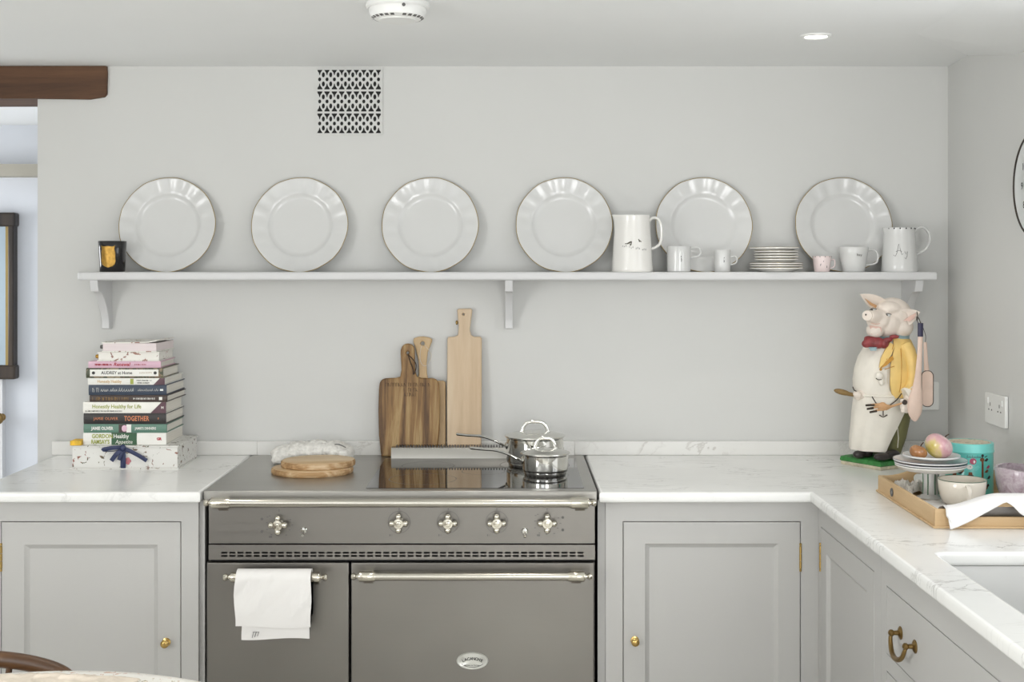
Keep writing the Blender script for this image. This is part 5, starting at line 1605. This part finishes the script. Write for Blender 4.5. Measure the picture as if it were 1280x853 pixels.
# lilac bowl
m, nt, b = nodes('lilac_mottle'); v = coords(nt)
n1 = noise(nt, v, 22, 6, 0.7, 1.0)
nt.links.new(ramp(nt, n1, [(0.30, lin((132, 112, 116))), (0.45, lin((176, 160, 168))), (0.58, lin((196, 186, 190))), (0.70, lin((176, 140, 134)))]), b.inputs['Base Color'])
b.inputs['Roughness'].default_value = 0.25; b.inputs['Coat Weight'].default_value = 0.3
M['lilac'] = m
t = thing('stone_bowl', 'mottled lilac glazed bowl standing in the tray', 'bowl', (1.222, -0.865, TF + 0.002))
vessel(t, [(0.040, 0.0), (0.046, 0.002), (0.058, 0.018), (0.0655, 0.045), (0.0685, 0.070), (0.0695, 0.084), (0.0680, 0.088)], 0.006, M['lilac'], 64, fn=lambda p, a: (p[0] * (1 + 0.01 * math.sin(3 * a)), p[1] * (1 + 0.012 * math.cos(2 * a)), p[2] + 0.0015 * math.sin(4 * a) * (p[2] > 0.06)))

# ------------------------------------------------------------------ pig chef statue
M['pigwhite'] = mat('pig_paint', (232, 220, 208), 0.5, vary=(30, 0.06), bmp=(70, 0.25, 0.002))
M['pigpink'] = mat('pig_pink_paint', (222, 186, 172), 0.5, vary=(30, 0.08))
M['apron'] = mat('apron_paint', (234, 228, 216), 0.55, vary=(22, 0.05), bmp=(50, 0.3, 0.003))
M['jacket'] = mat('yellow_jacket', (234, 200, 124), 0.5, vary=(20, 0.12), bmp=(45, 0.3, 0.003))
M['jacketdark'] = mat('ochre_fold', (196, 142, 54), 0.5, vary=(30, 0.1))
M['trouser'] = mat('olive_trousers', (112, 110, 70), 0.6, vary=(40, 0.1))
M['shoe'] = mat('shoe_black', (44, 38, 36), 0.35, vary=(40, 0.2))
M['grass'] = mat('grass_green', (56, 130, 62), 0.5, vary=(60, 0.25), bmp=(120, 0.6, 0.004))
M['basecream'] = mat('base_cream', (206, 196, 172), 0.6, vary=(80, 0.2))
M['collar'] = mat('blue_collar', (146, 172, 178), 0.5, vary=(40, 0.08))
M['scarf'] = mat('red_scarf', (138, 56, 58), 0.4, vary=(60, 0.3), bmp=(90, 0.6, 0.004))
M['forkwood'] = mat('fork_tan', (196, 152, 108), 0.5, vary=(50, 0.12))
M['pigline'] = mat('dark_brown_line', (58, 46, 36), 0.6)
M['spoonwood'] = mat('painted_spoon', (226, 200, 184), 0.5, vary=(30, 0.06))
M['oldwood'] = mat('olive_wood', (132, 106, 62), 0.5, vary=(60, 0.25))
M['bluegrip'] = mat('navy_grip', (48, 46, 74), 0.5)

PS, PY = 433.0, -0.215
OX = (1095 - 640) / PS
pig = thing('pig_statue', 'painted pig chef statue in white apron and yellow jacket holding a fork', 'statue', (OX, PY, ZT))
def q(px_, py_, d=0.0):
    s_ = sc(PY + d)
    return Vector(((px_ - 640) / s_ - OX, d, CAM_Z - (py_ - 335) / s_ - ZT))
def L(n_): return n_ / PS


# base: turfed block turned on its corner
bm_ = MB(); hf, rb = 0.073, R(32)
def sq(e, z): return [((hf + e) * (cx_ * math.cos(rb) - cy_ * math.sin(rb)) + 0.008, (hf + e) * (cx_ * math.sin(rb) + cy_ * math.cos(rb)), z) for cx_, cy_ in ((-1, -1), (0, -1), (1, -1), (1, 0), (1, 1), (0, 1), (-1, 1), (-1, 0))]
MB().loft([sq(0, 0.0), sq(0.002, 0.003), sq(0.002, 0.009), sq(0.0, 0.012)]).build('base', M['basecream'], pig)
gb = MB().loft([sq(0.0005, 0.009), sq(0.004, 0.013), sq(0.002, 0.023), sq(-0.008, 0.027), sq(-0.03, 0.028)]).build('turf', M['grass'], pig)

# shoes and trousers
for (a, b_, d, ln, ang_) in ((1079, 571.5, -0.034, 0.032, 200), (1109, 571.5, -0.080, 0.046, 205)):
    ca, sa = math.cos(R(ang_)), math.sin(R(ang_))
    c0 = q(a, b_, d); c0.z = 0.038
    mb = MB(); mb.ell(c0 + Vector((ca * ln * 0.4, sa * ln * 0.4, -0.001)), (ln * 0.62, 0.0165, 0.0115), 18, 10, Matrix.Rotation(R(ang_), 3, 'Z')); mb.ell(c0 + Vector((-ca * ln * 0.4, -sa * ln * 0.4, 0.003)), (ln * 0.55, 0.017, 0.0145), 18, 10, Matrix.Rotation(R(ang_), 3, 'Z'))
    sh = remesh(mb, 'shoe', M['shoe'], 0.0025, 4, pig)
    for v in sh.data.vertices: v.co.z = max(v.co.z, 0.0265)
tro = MB()
tro.tube([q(1112, 566, -0.018), q(1116, 545, -0.012), q(1118, 520, -0.004), q(1116, 495, 0.0)], [0.030, 0.038, 0.046, 0.05], 18)
tro.tube([q(1088, 566, 0.012), q(1092, 545, 0.014), q(1098, 520, 0.014), q(1102, 495, 0.01)], [0.030, 0.036, 0.044, 0.05], 18)
remesh(tro, 'trousers', M['trouser'], 0.004, 5, pig)
MB().tube([q(1122, 535, -0.052), q(1123, 548, -0.050), q(1122, 560, -0.046)], 0.0012, 6).build('trouser_piping', M['apron'], pig)

# torso: continuous lofted body under the clothes
prof_b = [(497, 1070, 1139, 0.062), (480, 1067, 1141, 0.070), (460, 1069, 1142, 0.070), (445, 1074, 1141, 0.064), (432, 1081, 1138, 0.055), (422, 1090, 1132, 0.044), (414, 1096, 1126, 0.034)]
def ell_ring(py_, xa, xb, ry, a0=0, a1=360, n_=36, e=0.0, dyc=0.0):
    c0 = q((xa + xb) / 2, py_, dyc); rx = L((xb - xa) / 2)
    full = abs(a1 - a0) >= 360
    return [Vector((c0.x + (rx + e) * math.cos(R(a0 + (a1 - a0) * k / (n_ if full else n_ - 1))), c0.y + (ry + e) * math.sin(R(a0 + (a1 - a0) * k / (n_ if full else n_ - 1))), c0.z)) for k in range(n_)]
MB().loft([ell_ring(*p, e=-0.006) for p in prof_b]).build('body', M['apron'], pig, ang=60)


def shell(name, rows_, m, th=0.006, fold=0.0, seed=0, dyc=0.0):
    """partial shell: rows of (py, xa, xb, ry, a0, a1); solid of thickness th"""
    n_ = 40; out_, in_ = [], []
    for j, (py_, xa, xb, ry, a0, a1) in enumerate(rows_):
        o_ = ell_ring(py_, xa, xb, ry, a0, a1, n_, 0.0, dyc); i_ = ell_ring(py_, xa, xb, ry, a0, a1, n_, -th, dyc)
        if fold:
            w_ = fold * (j / (len(rows_) - 1)) ** 0.6
            c0 = sum(o_, Vector()) / n_
            for k in range(n_):
                a = R(a0 + (a1 - a0) * k / (n_ - 1)); f = w_ * math.sin(a * 9 + seed + 0.35 * j)
                d = Vector((math.cos(a), math.sin(a), 0)); o_[k] = o_[k] + d * f; i_[k] = i_[k] + d * f
        out_.append(o_); in_.append(i_)
    rings = [o_ + list(reversed(i_)) for o_, i_ in zip(out_, in_)]
    return MB().loft(rings).build(name, m, pig, ang=50)


# apron bib and skirt (faces left and toward the viewer)
shell('apron_bib', [(424, 1087, 1130, 0.046, 165, 262), (434, 1080, 1136, 0.056, 150, 268), (446, 1073, 1140, 0.066, 140, 266), (460, 1068.5, 1142, 0.072, 130, 262), (474, 1066.5, 1142, 0.073, 125, 262), (486, 1067, 1141, 0.070, 120, 268), (497, 1069.5, 1139, 0.066, 115, 300)], M['apron'], 0.008)
shell('apron_skirt', [(491, 1070, 1138, 0.067, 115, 322), (500, 1067, 1136, 0.068, 115, 322), (515, 1065.5, 1133, 0.070, 115, 316), (530, 1064.5, 1129, 0.071, 115, 306), (543, 1063, 1126, 0.072, 115, 296), (554, 1062.5, 1124, 0.073, 115, 287), (561, 1062.5, 1124, 0.073, 115, 280)], M['apron'], 0.006, 0.0022, 1.0)
MB().tube([Vector((p.x, p.y, p.z)) for p in ell_ring(493, 1068.5, 1139, 0.069, 118, 318, 40)], 0.0035, 8).build('apron_waistband', M['apron'], pig)
# jacket
shell('jacket', [(418, 1094, 1130, 0.040, 262, 470), (425, 1088, 1138, 0.050, 264, 480), (436, 1080, 1143, 0.062, 266, 490), (450, 1073, 1146, 0.073, 262, 495), (464, 1069, 1147, 0.077, 263, 495), (478, 1068, 1146, 0.077, 264, 495), (489, 1069, 1144, 0.074, 268, 495), (495, 1070, 1143, 0.072, 276, 490)], M['jacket'], 0.010, 0.0012, 2.0)
# lapel, pocket flap and folds
def patchy(name, pts, m, th=0.004):
    n_ = len(pts); cen = sum((Vector(p) for p in pts), Vector()) / n_
    f_ = [Vector(p) + Vector((0, -th, 0)) for p in pts]; b_ = [Vector(p) + Vector((0, th, 0)) for p in pts]
    vs = f_ + b_ + [cen + Vector((0, -th * 1.6, 0))]
    fs = [(k, (k + 1) % n_, 2 * n_) for k in range(n_)] + [(k, k + n_, (k + 1) % n_ + n_, (k + 1) % n_) for k in range(n_)] + [tuple(range(2 * n_ - 1, n_ - 1, -1))]
    return MB().add(vs, fs).build(name, m, pig, ang=60)
patchy('lapel', [q(1112, 428, -0.052), q(1118, 432, -0.056), q(1114, 443, -0.068), q(1108, 452, -0.074), q(1099, 460, -0.076), q(1101, 448, -0.070), q(1106, 438, -0.062)], M['jacket'])
patchy('lapel_fold', [q(1100, 461, -0.077), q(1107, 452, -0.077), q(1115, 445, -0.072), q(1117, 449, -0.073), q(1108, 457, -0.079)], M['jacketdark'], 0.003)
for pts in (([q(1117, 431, -0.060), q(1114, 440, -0.067), q(1108, 450, -0.076)]), ([q(1126, 436, -0.062), q(1127, 455, -0.072), q(1126, 480, -0.074), q(1124, 491, -0.072)]), ([q(1106, 462, -0.080), q(1118, 458, -0.080)])):
    MB().tube(smoothpath(pts, 4), 0.0011, 6).build('painted_fold', M['jacketdark'], pig)
MB().ell(q(1101, 462, -0.080), (0.004, 0.003, 0.004), 10, 6).build('button', M['jacketdark'], pig)

# near arm: shoulder, sleeve, forearm, hand holding the fork
arm = MB()
arm.tube(smoothpath([q(1131, 432, -0.040), q(1138, 446, -0.056), q(1142, 466, -0.066), q(1141, 482, -0.074), q(1137, 491, -0.080)], 5), [0.022 - 0.004 * math.sin(i / 20 * PI) for i in range(21)], 14)
remesh(arm, 'sleeve', M['jacket'], 0.0025, 4, pig)
MB().tube([q(1141, 487, -0.078), q(1136, 492, -0.081), q(1131, 494, -0.083)], [0.020, 0.021, 0.0195], 16).build('cuff', M['apron'], pig)
hd_ = MB()
hd_.tube(smoothpath([q(1139, 492, -0.080), q(1137, 499, -0.088), q(1134, 506, -0.093)], 4), [0.016] * 9, 12)
hd_.ell(q(1133, 507, -0.094), (0.016, 0.014, 0.015), 14, 10)
for k, (pxx, pyy) in enumerate(((1127, 501), (1126.5, 505.5), (1127, 510), (1129, 514))):
    hd_.tube(smoothpath([q(1134, pyy + 0.5, -0.100), q(1129, pyy, -0.110), q(pxx - 1, pyy + 0.3, -0.106)], 3), [0.0062, 0.006, 0.0058, 0.0056, 0.0054, 0.0052, 0.005], 8)
remesh(hd_, 'hand', M['pigwhite'], 0.002, 3, pig)
MB().lathe([(0, -0.001), (0.0075, -0.001), (0.0075, 0.003), (0.004, 0.004), (0, 0.004)], 14, tuple(q(1130.5, 503, -0.112)), '-Y').build('fork_end', M['pigline'], pig)
# fork (held)
fk = thing('serving_fork', 'tan three pronged fork held across the pig statue apron', 'fork', (OX, PY, ZT))
fb = MB(); FD = -0.112
fb.tube(smoothpath([q(1131, 503.5, FD), q(1122, 506, FD), q(1113, 508.5, FD), q(1107, 509.5, FD)], 4), [0.0038, 0.0036, 0.0034, 0.0034, 0.0034, 0.0034, 0.0036, 0.004, 0.005, 0.0065, 0.008, 0.009, 0.010], 10, flat=0.5, up=(0, 1, 0))
fb.ell(q(1103, 508.5, FD), (L(6), 0.005, L(5.5)), 16, 10)
for a, b_, c_, d_ in ((1100, 505.5, 1083, 507), (1100, 508.5, 1084.5, 511.5), (1102, 512, 1088, 515.5)):
    fb.tube([q(a + 2, b_, FD), q((a + c_) / 2, (b_ + d_) / 2 - 0.3, FD - 0.002), q(c_, d_, FD)], [0.0035, 0.0031, 0.0022], 8)
remesh(fb, 'fork_body', M['forkwood'], 0.0015, 2, fk)
tp = MB()
for c_, d_, e_, f_ in ((1082, 507, 1093, 506.4), (1083.5, 511.6, 1092, 510.2), (1087, 515.7, 1096, 513.8)):
    tp.tube([q(c_, d_, FD), q(e_, f_, FD - 0.002)], [0.0028, 0.0037], 8)
tp.build('dark_tines', M['pigline'], fk)
# spoon held in the far hand, sticking out at the left
sp = thing('wooden_spoon', 'small olive brown wooden spoon sticking out beside the pig statue belly', 'spoon', (OX, PY, ZT))
MB().ell(q(1053, 490.5, -0.03), (L(11), 0.008, L(3.6)), 20, 10, Matrix.Rotation(R(14), 3, 'Y')).build('bowl', M['oldwood'], sp)
MB().tube([q(1060, 492.5, -0.03), q(1070, 494.5, -0.03), q(1080, 496.5, -0.035)], [0.0065, 0.005, 0.0045], 10).build('handle', M['oldwood'], sp)
hd2 = MB(); hd2.ell(q(1072, 495, -0.033), (0.012, 0.012, 0.013), 14, 10)
for k in range(4): hd2.ell(q(1068.5 + k * 2.0, 492.5 + 1.6 * (k % 2), -0.044), (0.0055, 0.006, 0.008), 10, 6)
hd2.tube([q(1074, 495, -0.03), q(1084, 488, -0.02)], [0.014, 0.018], 12)
remesh(hd2, 'far_hand', M['pigwhite'], 0.002, 3, pig)
# dark painted marks: apron tie, buckle and folds
for pts in ([q(1090, 496, -0.069), q(1093, 501, -0.073), q(1097, 507, -0.078)], [q(1127, 492, -0.085), q(1121, 500, -0.082), q(1112, 507, -0.080)], [q(1104, 514, -0.081), q(1104, 520, -0.081)], [q(1099, 519, -0.080), q(1104, 521.5, -0.083), q(1109, 519, -0.080)], [q(1066, 484, -0.012), q(1068, 488, -0.022), q(1072, 490, -0.030)]):
    MB().tube(smoothpath(pts, 4), 0.0016, 7).build('painted_tie', M['pigline'], pig)
# bow of the apron pocket at the jacket edge
kn = MB(); kn.ell(q(1099, 471, -0.078), (0.012, 0.008, 0.013), 12, 8); kn.ell(q(1102, 478, -0.078), (0.008, 0.007, 0.011), 12, 8)
remesh(kn, 'napkin_corner', M['apron'], 0.002, 3, pig)
MB().tube(smoothpath([q(1095, 473, -0.085), q(1098, 475, -0.088), q(1102, 474.5, -0.087)], 4), 0.0012, 6).build('painted_tie', M['pigline'], pig)

# collar, scarf
shell('shirt_collar', [(426, 1092, 1136, 0.046, 200, 430), (420, 1094, 1136, 0.045, 200, 430), (414, 1097, 1137, 0.043, 220, 420)], M['collar'], 0.007)
sc_ = MB()
for (a, b_, d, r1, r2) in ((1090, 428, -0.052, 9, 7.5), (1083, 430, -0.046, 6, 5), (1098, 429, -0.056, 8, 7), (1105, 430, -0.056, 6, 6), (1085, 424, -0.044, 5, 4), (1110, 425, -0.056, 6, 3), (1118, 421, -0.052, 6, 2.6)):
    sc_.ell(q(a, b_, d), (L(r1), 0.012, L(r2)), 16, 10)
remesh(sc_, 'bow_scarf', M['scarf'], 0.002, 3, pig)
patchy('scarf_tip', [q(1086, 434, -0.056), q(1096, 434, -0.060), q(1095, 438.5, -0.062), q(1088, 438.5, -0.060)], M['collar'], 0.003)

# head
hd = MB(); Rm = Matrix.Rotation
hd.ell(q(1115, 396, 0.0), (L(25), 0.056, L(24)), 28, 18)
hd.ell(q(1108, 404, -0.022), (L(22), 0.042, L(18)), 24, 14)
hd.ell(q(1123, 409, -0.012), (L(18), 0.045, L(14)), 24, 14)
hd.ell(q(1098, 400, -0.048), (L(15), 0.026, L(13)), 22, 14)       # muzzle root
hd.ell(q(1094, 413, -0.046), (L(11), 0.024, L(9.5)), 20, 12)       # lower jaw
hd.tube([q(1100, 398, -0.045), q(1091, 396, -0.068), q(1086, 395, -0.080)], [L(10.5), L(8), L(6.6)], 18)
hd.ell(q(1111, 386, -0.030), (L(16), 0.030, L(9)), 18, 12)        # brow
hd.ell(q(1114, 402.5, -0.050), (L(9.5), 0.014, L(6.5)), 16, 10)       # cheek
head = remesh(hd, 'head', M['pigwhite'], 0.0025, 5, pig)
sn = MB().lathe([(0, 0), (L(6.3), 0), (L(6.7), 0.004), (L(6.0), 0.009), (0, 0.010)], 24, (0, 0, 0), '-Y').build('snout', M['pigwhite'], pig)
sn.location = q(1085, 394.5, -0.078); sn.rotation_euler = (0.05, 0, R(-32))
for dx in (-2.4, 2.2):
    c0 = q(1084.6 + dx, 394.2 + dx * 0.25, -0.0885 + 0.004 * (dx > 0) * 0.3)
    MB().ell(c0 + Vector((0.0, -0.0 if dx < 0 else 0.002, 0)), (0.0022, 0.003, 0.0028), 10, 6).build('nostril', M['pigline'], pig)
# mouth, jowl and eyes
MB().tube(smoothpath([q(1089, 404, -0.068), q(1095, 405.5, -0.074), q(1102, 403.5, -0.069), q(1105, 400, -0.063)], 4), 0.0012, 6).build('mouth', M['pigpink'], pig)
patchy('chin_patch', [q(1087, 407, -0.060), q(1094, 408, -0.068), q(1101, 409, -0.066), q(1102, 414, -0.066), q(1097, 419, -0.064), q(1089, 418, -0.060)], M['pigpink'], 0.002)  # pink painted patch on the chin and jowl
for a, b_, d in ((1110, 394, -0.060), (1091.5, 387.5, -0.050)):
    MB().ell(q(a, b_, d), (0.0085, 0.006, 0.0055), 14, 8).build('eye', M['ceramic'], pig)
    MB().ell(q(a - 1.4, b_ + 0.2, d - 0.005), (0.0028, 0.002, 0.0030), 10, 6).build('pupil', M['pigline'], pig)
    MB().tube(smoothpath([q(a - 4.3, b_ + 0.6, d - 0.003), q(a - 1, b_ - 2.0, d - 0.006), q(a + 4.2, b_ - 0.8, d - 0.002)], 4), 0.0010, 6).build('eyelid', M['pigline'], pig)


def ear(base, tip, wid, depth, tilt):
    b0, t0 = Vector(base), Vector(tip); ax = t0 - b0; ln = ax.length; ax.normalize()
    side_ = Vector((0, -1, 0)).cross(ax).normalized(); nrm = ax.cross(side_).normalized()
    rings = []; n_ = 16
    for j in range(9):
        s_ = j / 8; w_ = wid * (math.sin(PI * (0.28 + 0.72 * s_)) ** 0.8 if s_ < 1 else 0.02) * (1 if s_ < 1 else 1)
        c0 = b0 + ax * (ln * s_)
        r_ = []
        for k in range(n_):
            a = 2 * PI * k / n_; u = math.cos(a); v = math.sin(a)
            dish = depth * (u * u - 0.5)
            r_.append(c0 + side_ * (w_ * u) + nrm * (0.0035 * v + dish * (w_ / wid) * tilt))
        rings.append(r_)
    return MB().loft(rings).build('ear', M['pigwhite'], pig, ang=60), b0, ax, ln, side_, nrm


ear(q(1107, 386, -0.005), q(1075.5, 368, -0.03), L(9.5), 0.008, 1)
ear(q(1121, 401, -0.042), q(1150, 390, -0.052), L(10.5), 0.010, 1)
patchy('inner_ear', [q(1129, 401, -0.052), q(1138, 395, -0.054), q(1145, 391.5, -0.055), q(1143, 398, -0.055), q(1137, 402, -0.054)], M['pigpink'], 0.002)
patchy('inner_ear', [q(1081, 373, -0.036), q(1090, 379, -0.028), q(1098, 383, -0.022), q(1094, 385, -0.024), q(1087, 381, -0.030)], M['forkwood'], 0.0015)
MB().tube([q(1146, 389, -0.052), q(1147, 395, -0.056), q(1146.5, 401, -0.056)], 0.0013, 6).build('ear_tip_line', M['pigline'], pig)  # dark brown line near the ear tip

# utensils hanging from the ear
t = thing('spoon', 'large pale wooden spoon with navy grip hanging from the pig statue ear', 'spoon', (OX, PY, ZT))
US = -0.108
pts = [q(1150.5, 404, US), q(1150.5, 420, US), q(1149.5, 445, US), q(1147.5, 472, US), q(1145.5, 492, US), q(1144, 505, US), q(1143.5, 518, US), q(1144, 527, US)]
MB().tube(smoothpath(pts, 4), [L(3.0)] * 9 + [L(3.4), L(3.6), L(3.8), L(4.2), L(4.8), L(5.4), L(6.2), L(7.2), L(8), L(8.6), L(9), L(9.2), L(9.2), L(8.9), L(8.4), L(7.6), L(6.4), L(4.8), L(3.2), L(1.2)], 16, flat=0.42, up=(0, 1, 0)).build('blade', M['spoonwood'], t)
MB().tube([q(1150.6, 404, US), q(1150.5, 421, US)], L(3.4), 14, flat=0.6, up=(0, 1, 0)).build('grip', M['bluegrip'], t)
MB().tube(smoothpath([q(1150.6, 405, US), q(1149, 399, US), q(1146, 396, -0.058), q(1146, 401, US + 0.010), q(1150, 406, US - 0.003)], 4), 0.0009, 6).build('hanging_wire', M['pigline'], t)
t = thing('spatula', 'small pink wooden spatula with dark edge hanging beside the large spoon', 'spatula', (OX, PY, ZT))
UD = -0.075
o = place('blade', outline_mesh('blade', [rrect(-L(7.2), L(7.2), -L(22), L(22), L(6.5), 6)], 0.006, M['spoonwood'], 0.001), t)
o.rotation_euler = (PI / 2, 0, 0); o.location = q(1158.8, 486, UD)
MB().tube([Vector((a, -0.0035, b_)) + q(1158.8, 486, UD) for a, b_ in rrect(-L(7.2), L(7.2), -L(22), L(22), L(6.5), 6)], 0.0011, 6, loop=True).build('dark_edge', M['pigline'], t)
MB().tube([q(1158.5, 465, UD), q(1157.5, 452, UD), q(1156.5, 428, UD)], [L(3.2), L(2.6), L(2.0)], 12, flat=0.6).build('handle', M['spoonwood'], t)
MB().tube(smoothpath([q(1156.5, 429, UD), q(1157, 420, UD), q(1153, 408, UD - 0.002), q(1147, 396, -0.056)], 5), 0.0009, 6).build('hanging_wire', M['pigline'], t)

# ------------------------------------------------------------------ dining table with cloth, and chair behind it
M['chairwood'] = wood('chair_elm', [(62, 40, 24), (96, 66, 40), (128, 92, 58)], 'X', 1.0, 0.4, 18, 0.6)
M['chairleg'] = wood('chair_leg_elm', [(62, 40, 24), (92, 64, 40), (116, 84, 54)], 'Z', 1.0, 0.4, 18, 0.6)
M['lace'] = sprig('embroidered_cloth', (238, 235, 228), [(196, 180, 150), (170, 160, 120), (206, 170, 150)], 55, 0.60, 0.9)
TCX, TCY, TR = -0.80, -2.06, 0.50
TTZ = 0.748
t = thing('dining_table', 'round wooden dining table under an embroidered white cloth', 'table', (TCX, TCY, 0))
MB().lathe([(0, TTZ - 0.028), (TR - 0.01, TTZ - 0.028), (TR, TTZ - 0.02), (TR, TTZ - 0.008), (TR - 0.006, TTZ), (0, TTZ)], 72).build('tabletop', M['chairwood'], t)
MB().lathe([(0, 0.06), (0.05, 0.06), (0.062, 0.12), (0.04, 0.2), (0.035, 0.34), (0.055, 0.42), (0.04, 0.52), (0.045, 0.66), (0.12, TTZ - 0.03), (0, TTZ - 0.03)], 36).build('pedestal', M['chairleg'], t)
for k in range(3):
    a = 2 * PI * k / 3 + 0.5
    MB().tube(smoothpath([(0.02 * math.cos(a), 0.02 * math.sin(a), 0.14), (0.14 * math.cos(a), 0.14 * math.sin(a), 0.12), (0.27 * math.cos(a), 0.27 * math.sin(a), 0.04), (0.31 * math.cos(a), 0.31 * math.sin(a), 0.018)], 5), [0.03] * 11 + [0.026, 0.024, 0.022, 0.02, 0.018], 12).build('foot', M['chairleg'], t)
# cloth
n_ = 160; rows_ = []
for j, (rr, dz) in enumerate(((0.0, 0.002), (0.2, 0.002), (0.36, 0.002), (0.44, 0.0022), (0.485, 0.0025), (0.503, 0.001), (0.509, -0.012), (0.515, -0.06), (0.522, -0.12), (0.528, -0.17), (0.532, -0.20))):
    r_ = []
    for k in range(n_):
        a = 2 * PI * k / n_
        f = max(0, -dz) / 0.2
        w_ = 0.024 * f * math.sin(18 * a + 1.0) + 0.008 * f * math.sin(31 * a)
        cr = 0.004 * max(0.0, mnoise.noise(Vector((math.cos(a) * 9 * rr * 2, math.sin(a) * 9 * rr * 2, 3.0)))) if rr < 0.5 else 0
        sc2 = 0.006 * abs(math.sin(40 * a)) if j == 10 else 0
        r_.append(((rr + w_) * math.cos(a), (rr + w_) * math.sin(a), TTZ + dz + cr + sc2))
    rows_.append(r_)
o = MB().loft(rows_[1:], True, False)
o.add([Vector(p) for p in rows_[1]], [tuple(range(n_))])
o = o.build('tablecloth', M['lace'], None, ang=70); o.location = (TCX, TCY, 0)
sm = o.modifiers.new('thick', 'SOLIDIFY'); sm.thickness = 0.001; sm.offset = 1
tag(o, 'embroidered white cloth with scalloped hem draped over the round table', 'tablecloth')
# rumpled linen runner at the table edge
M['blush'] = mat('cream_linen', (228, 216, 200), 0.9, vary=(18, 0.05), bmp=(200, 0.4, 0.001))
o = crumple('table_runner', lambda u, v: (TCX - 0.20 + 0.335 * u, TCY + TR - 0.20 + 0.165 * v - 0.10 * (u - 0.45) ** 2), TTZ + 0.0075, 0.0075, 26, 8.0, M['blush'], 70, 40)
tag(o, 'rumpled cream linen runner lying on the round dining table', 'cloth')

# hoop-backed chair on the far side of the table, facing it
chx, chy = -1.095, -1.44
ch = thing('dining_chair', 'dark elm hoop-backed dining chair on the far side of the round table', 'chair', (chx, chy, 0))
seat = []
for k in range(40):
    a = 2 * PI * k / 40
    seat.append((0.205 * math.copysign(abs(math.cos(a)) ** 0.75, math.cos(a)), 0.20 * math.copysign(abs(math.sin(a)) ** 0.75, math.sin(a)) - 0.20))
MB().loft([[(x * 0.93, -0.20 + (y + 0.20) * 0.93, 0.425) for x, y in seat], [(x, y, 0.436) for x, y in seat], [(x, y, 0.452) for x, y in seat], [(x * 0.97, -0.20 + (y + 0.20) * 0.97, 0.46) for x, y in seat], [(x * 0.6, -0.20 + (y + 0.20) * 0.6, 0.448) for x, y in seat]]).build('seat', M['chairwood'], ch)
half = [(0.165, -0.045, 0.448), (0.205, -0.03, 0.54), (0.238, -0.015, 0.63), (0.246, -0.006, 0.68), (0.238, 0.0, 0.700), (0.20, 0.006, 0.716), (0.14, 0.012, 0.727), (0.07, 0.016, 0.732), (0, 0.018, 0.733)]
bow = smoothpath(half + [(-x, y, z) for x, y, z in reversed(half[:-1])], 4)
nb_ = len(bow)
MB().tube(bow, [0.012 + 0.004 * math.sin(PI * k / (nb_ - 1)) for k in range(nb_)], 12, flat=1.0).build('hoop', M['chairwood'], ch)
for k in range(7):
    x = (k - 3) * 0.055
    tp_ = min(bow, key=lambda p: abs(p.x - x * 1.12) + (0 if p.z > 0.68 else 1))
    b_ = Vector((x * 0.85, -0.045 + 0.02 * (1 - (x / 0.17) ** 2), 0.45)); p = Vector(tp_)
    MB().tube([b_, b_.lerp(p, 0.35), b_.lerp(p, 0.7), p], [0.006, 0.009, 0.0075, 0.006], 8).build('spindle', M['chairleg'], ch)
for sx_, sy_ in ((-1, 1), (1, 1), (-1, -1), (1, -1)):
    MB().tube([(sx_ * 0.13, -0.20 + sy_ * 0.12, 0.435), (sx_ * 0.155, -0.20 + sy_ * 0.145, 0.28), (sx_ * 0.17, -0.20 + sy_ * 0.16, 0.14), (sx_ * 0.185, -0.20 + sy_ * 0.175, 0.0)], [0.014, 0.02, 0.015, 0.012], 12).build('leg', M['chairleg'], ch)
for sx_ in (-1, 1):
    MB().tube([(sx_ * 0.167, -0.20 - 0.157, 0.17), (sx_ * 0.167, -0.20, 0.17), (sx_ * 0.167, -0.20 + 0.157, 0.17)], [0.008, 0.012, 0.008], 8).build('stretcher', M['chairleg'], ch)
MB().tube([(-0.167, -0.20, 0.17), (0.167, -0.20, 0.17)], 0.009, 8).build('stretcher', M['chairleg'], ch)
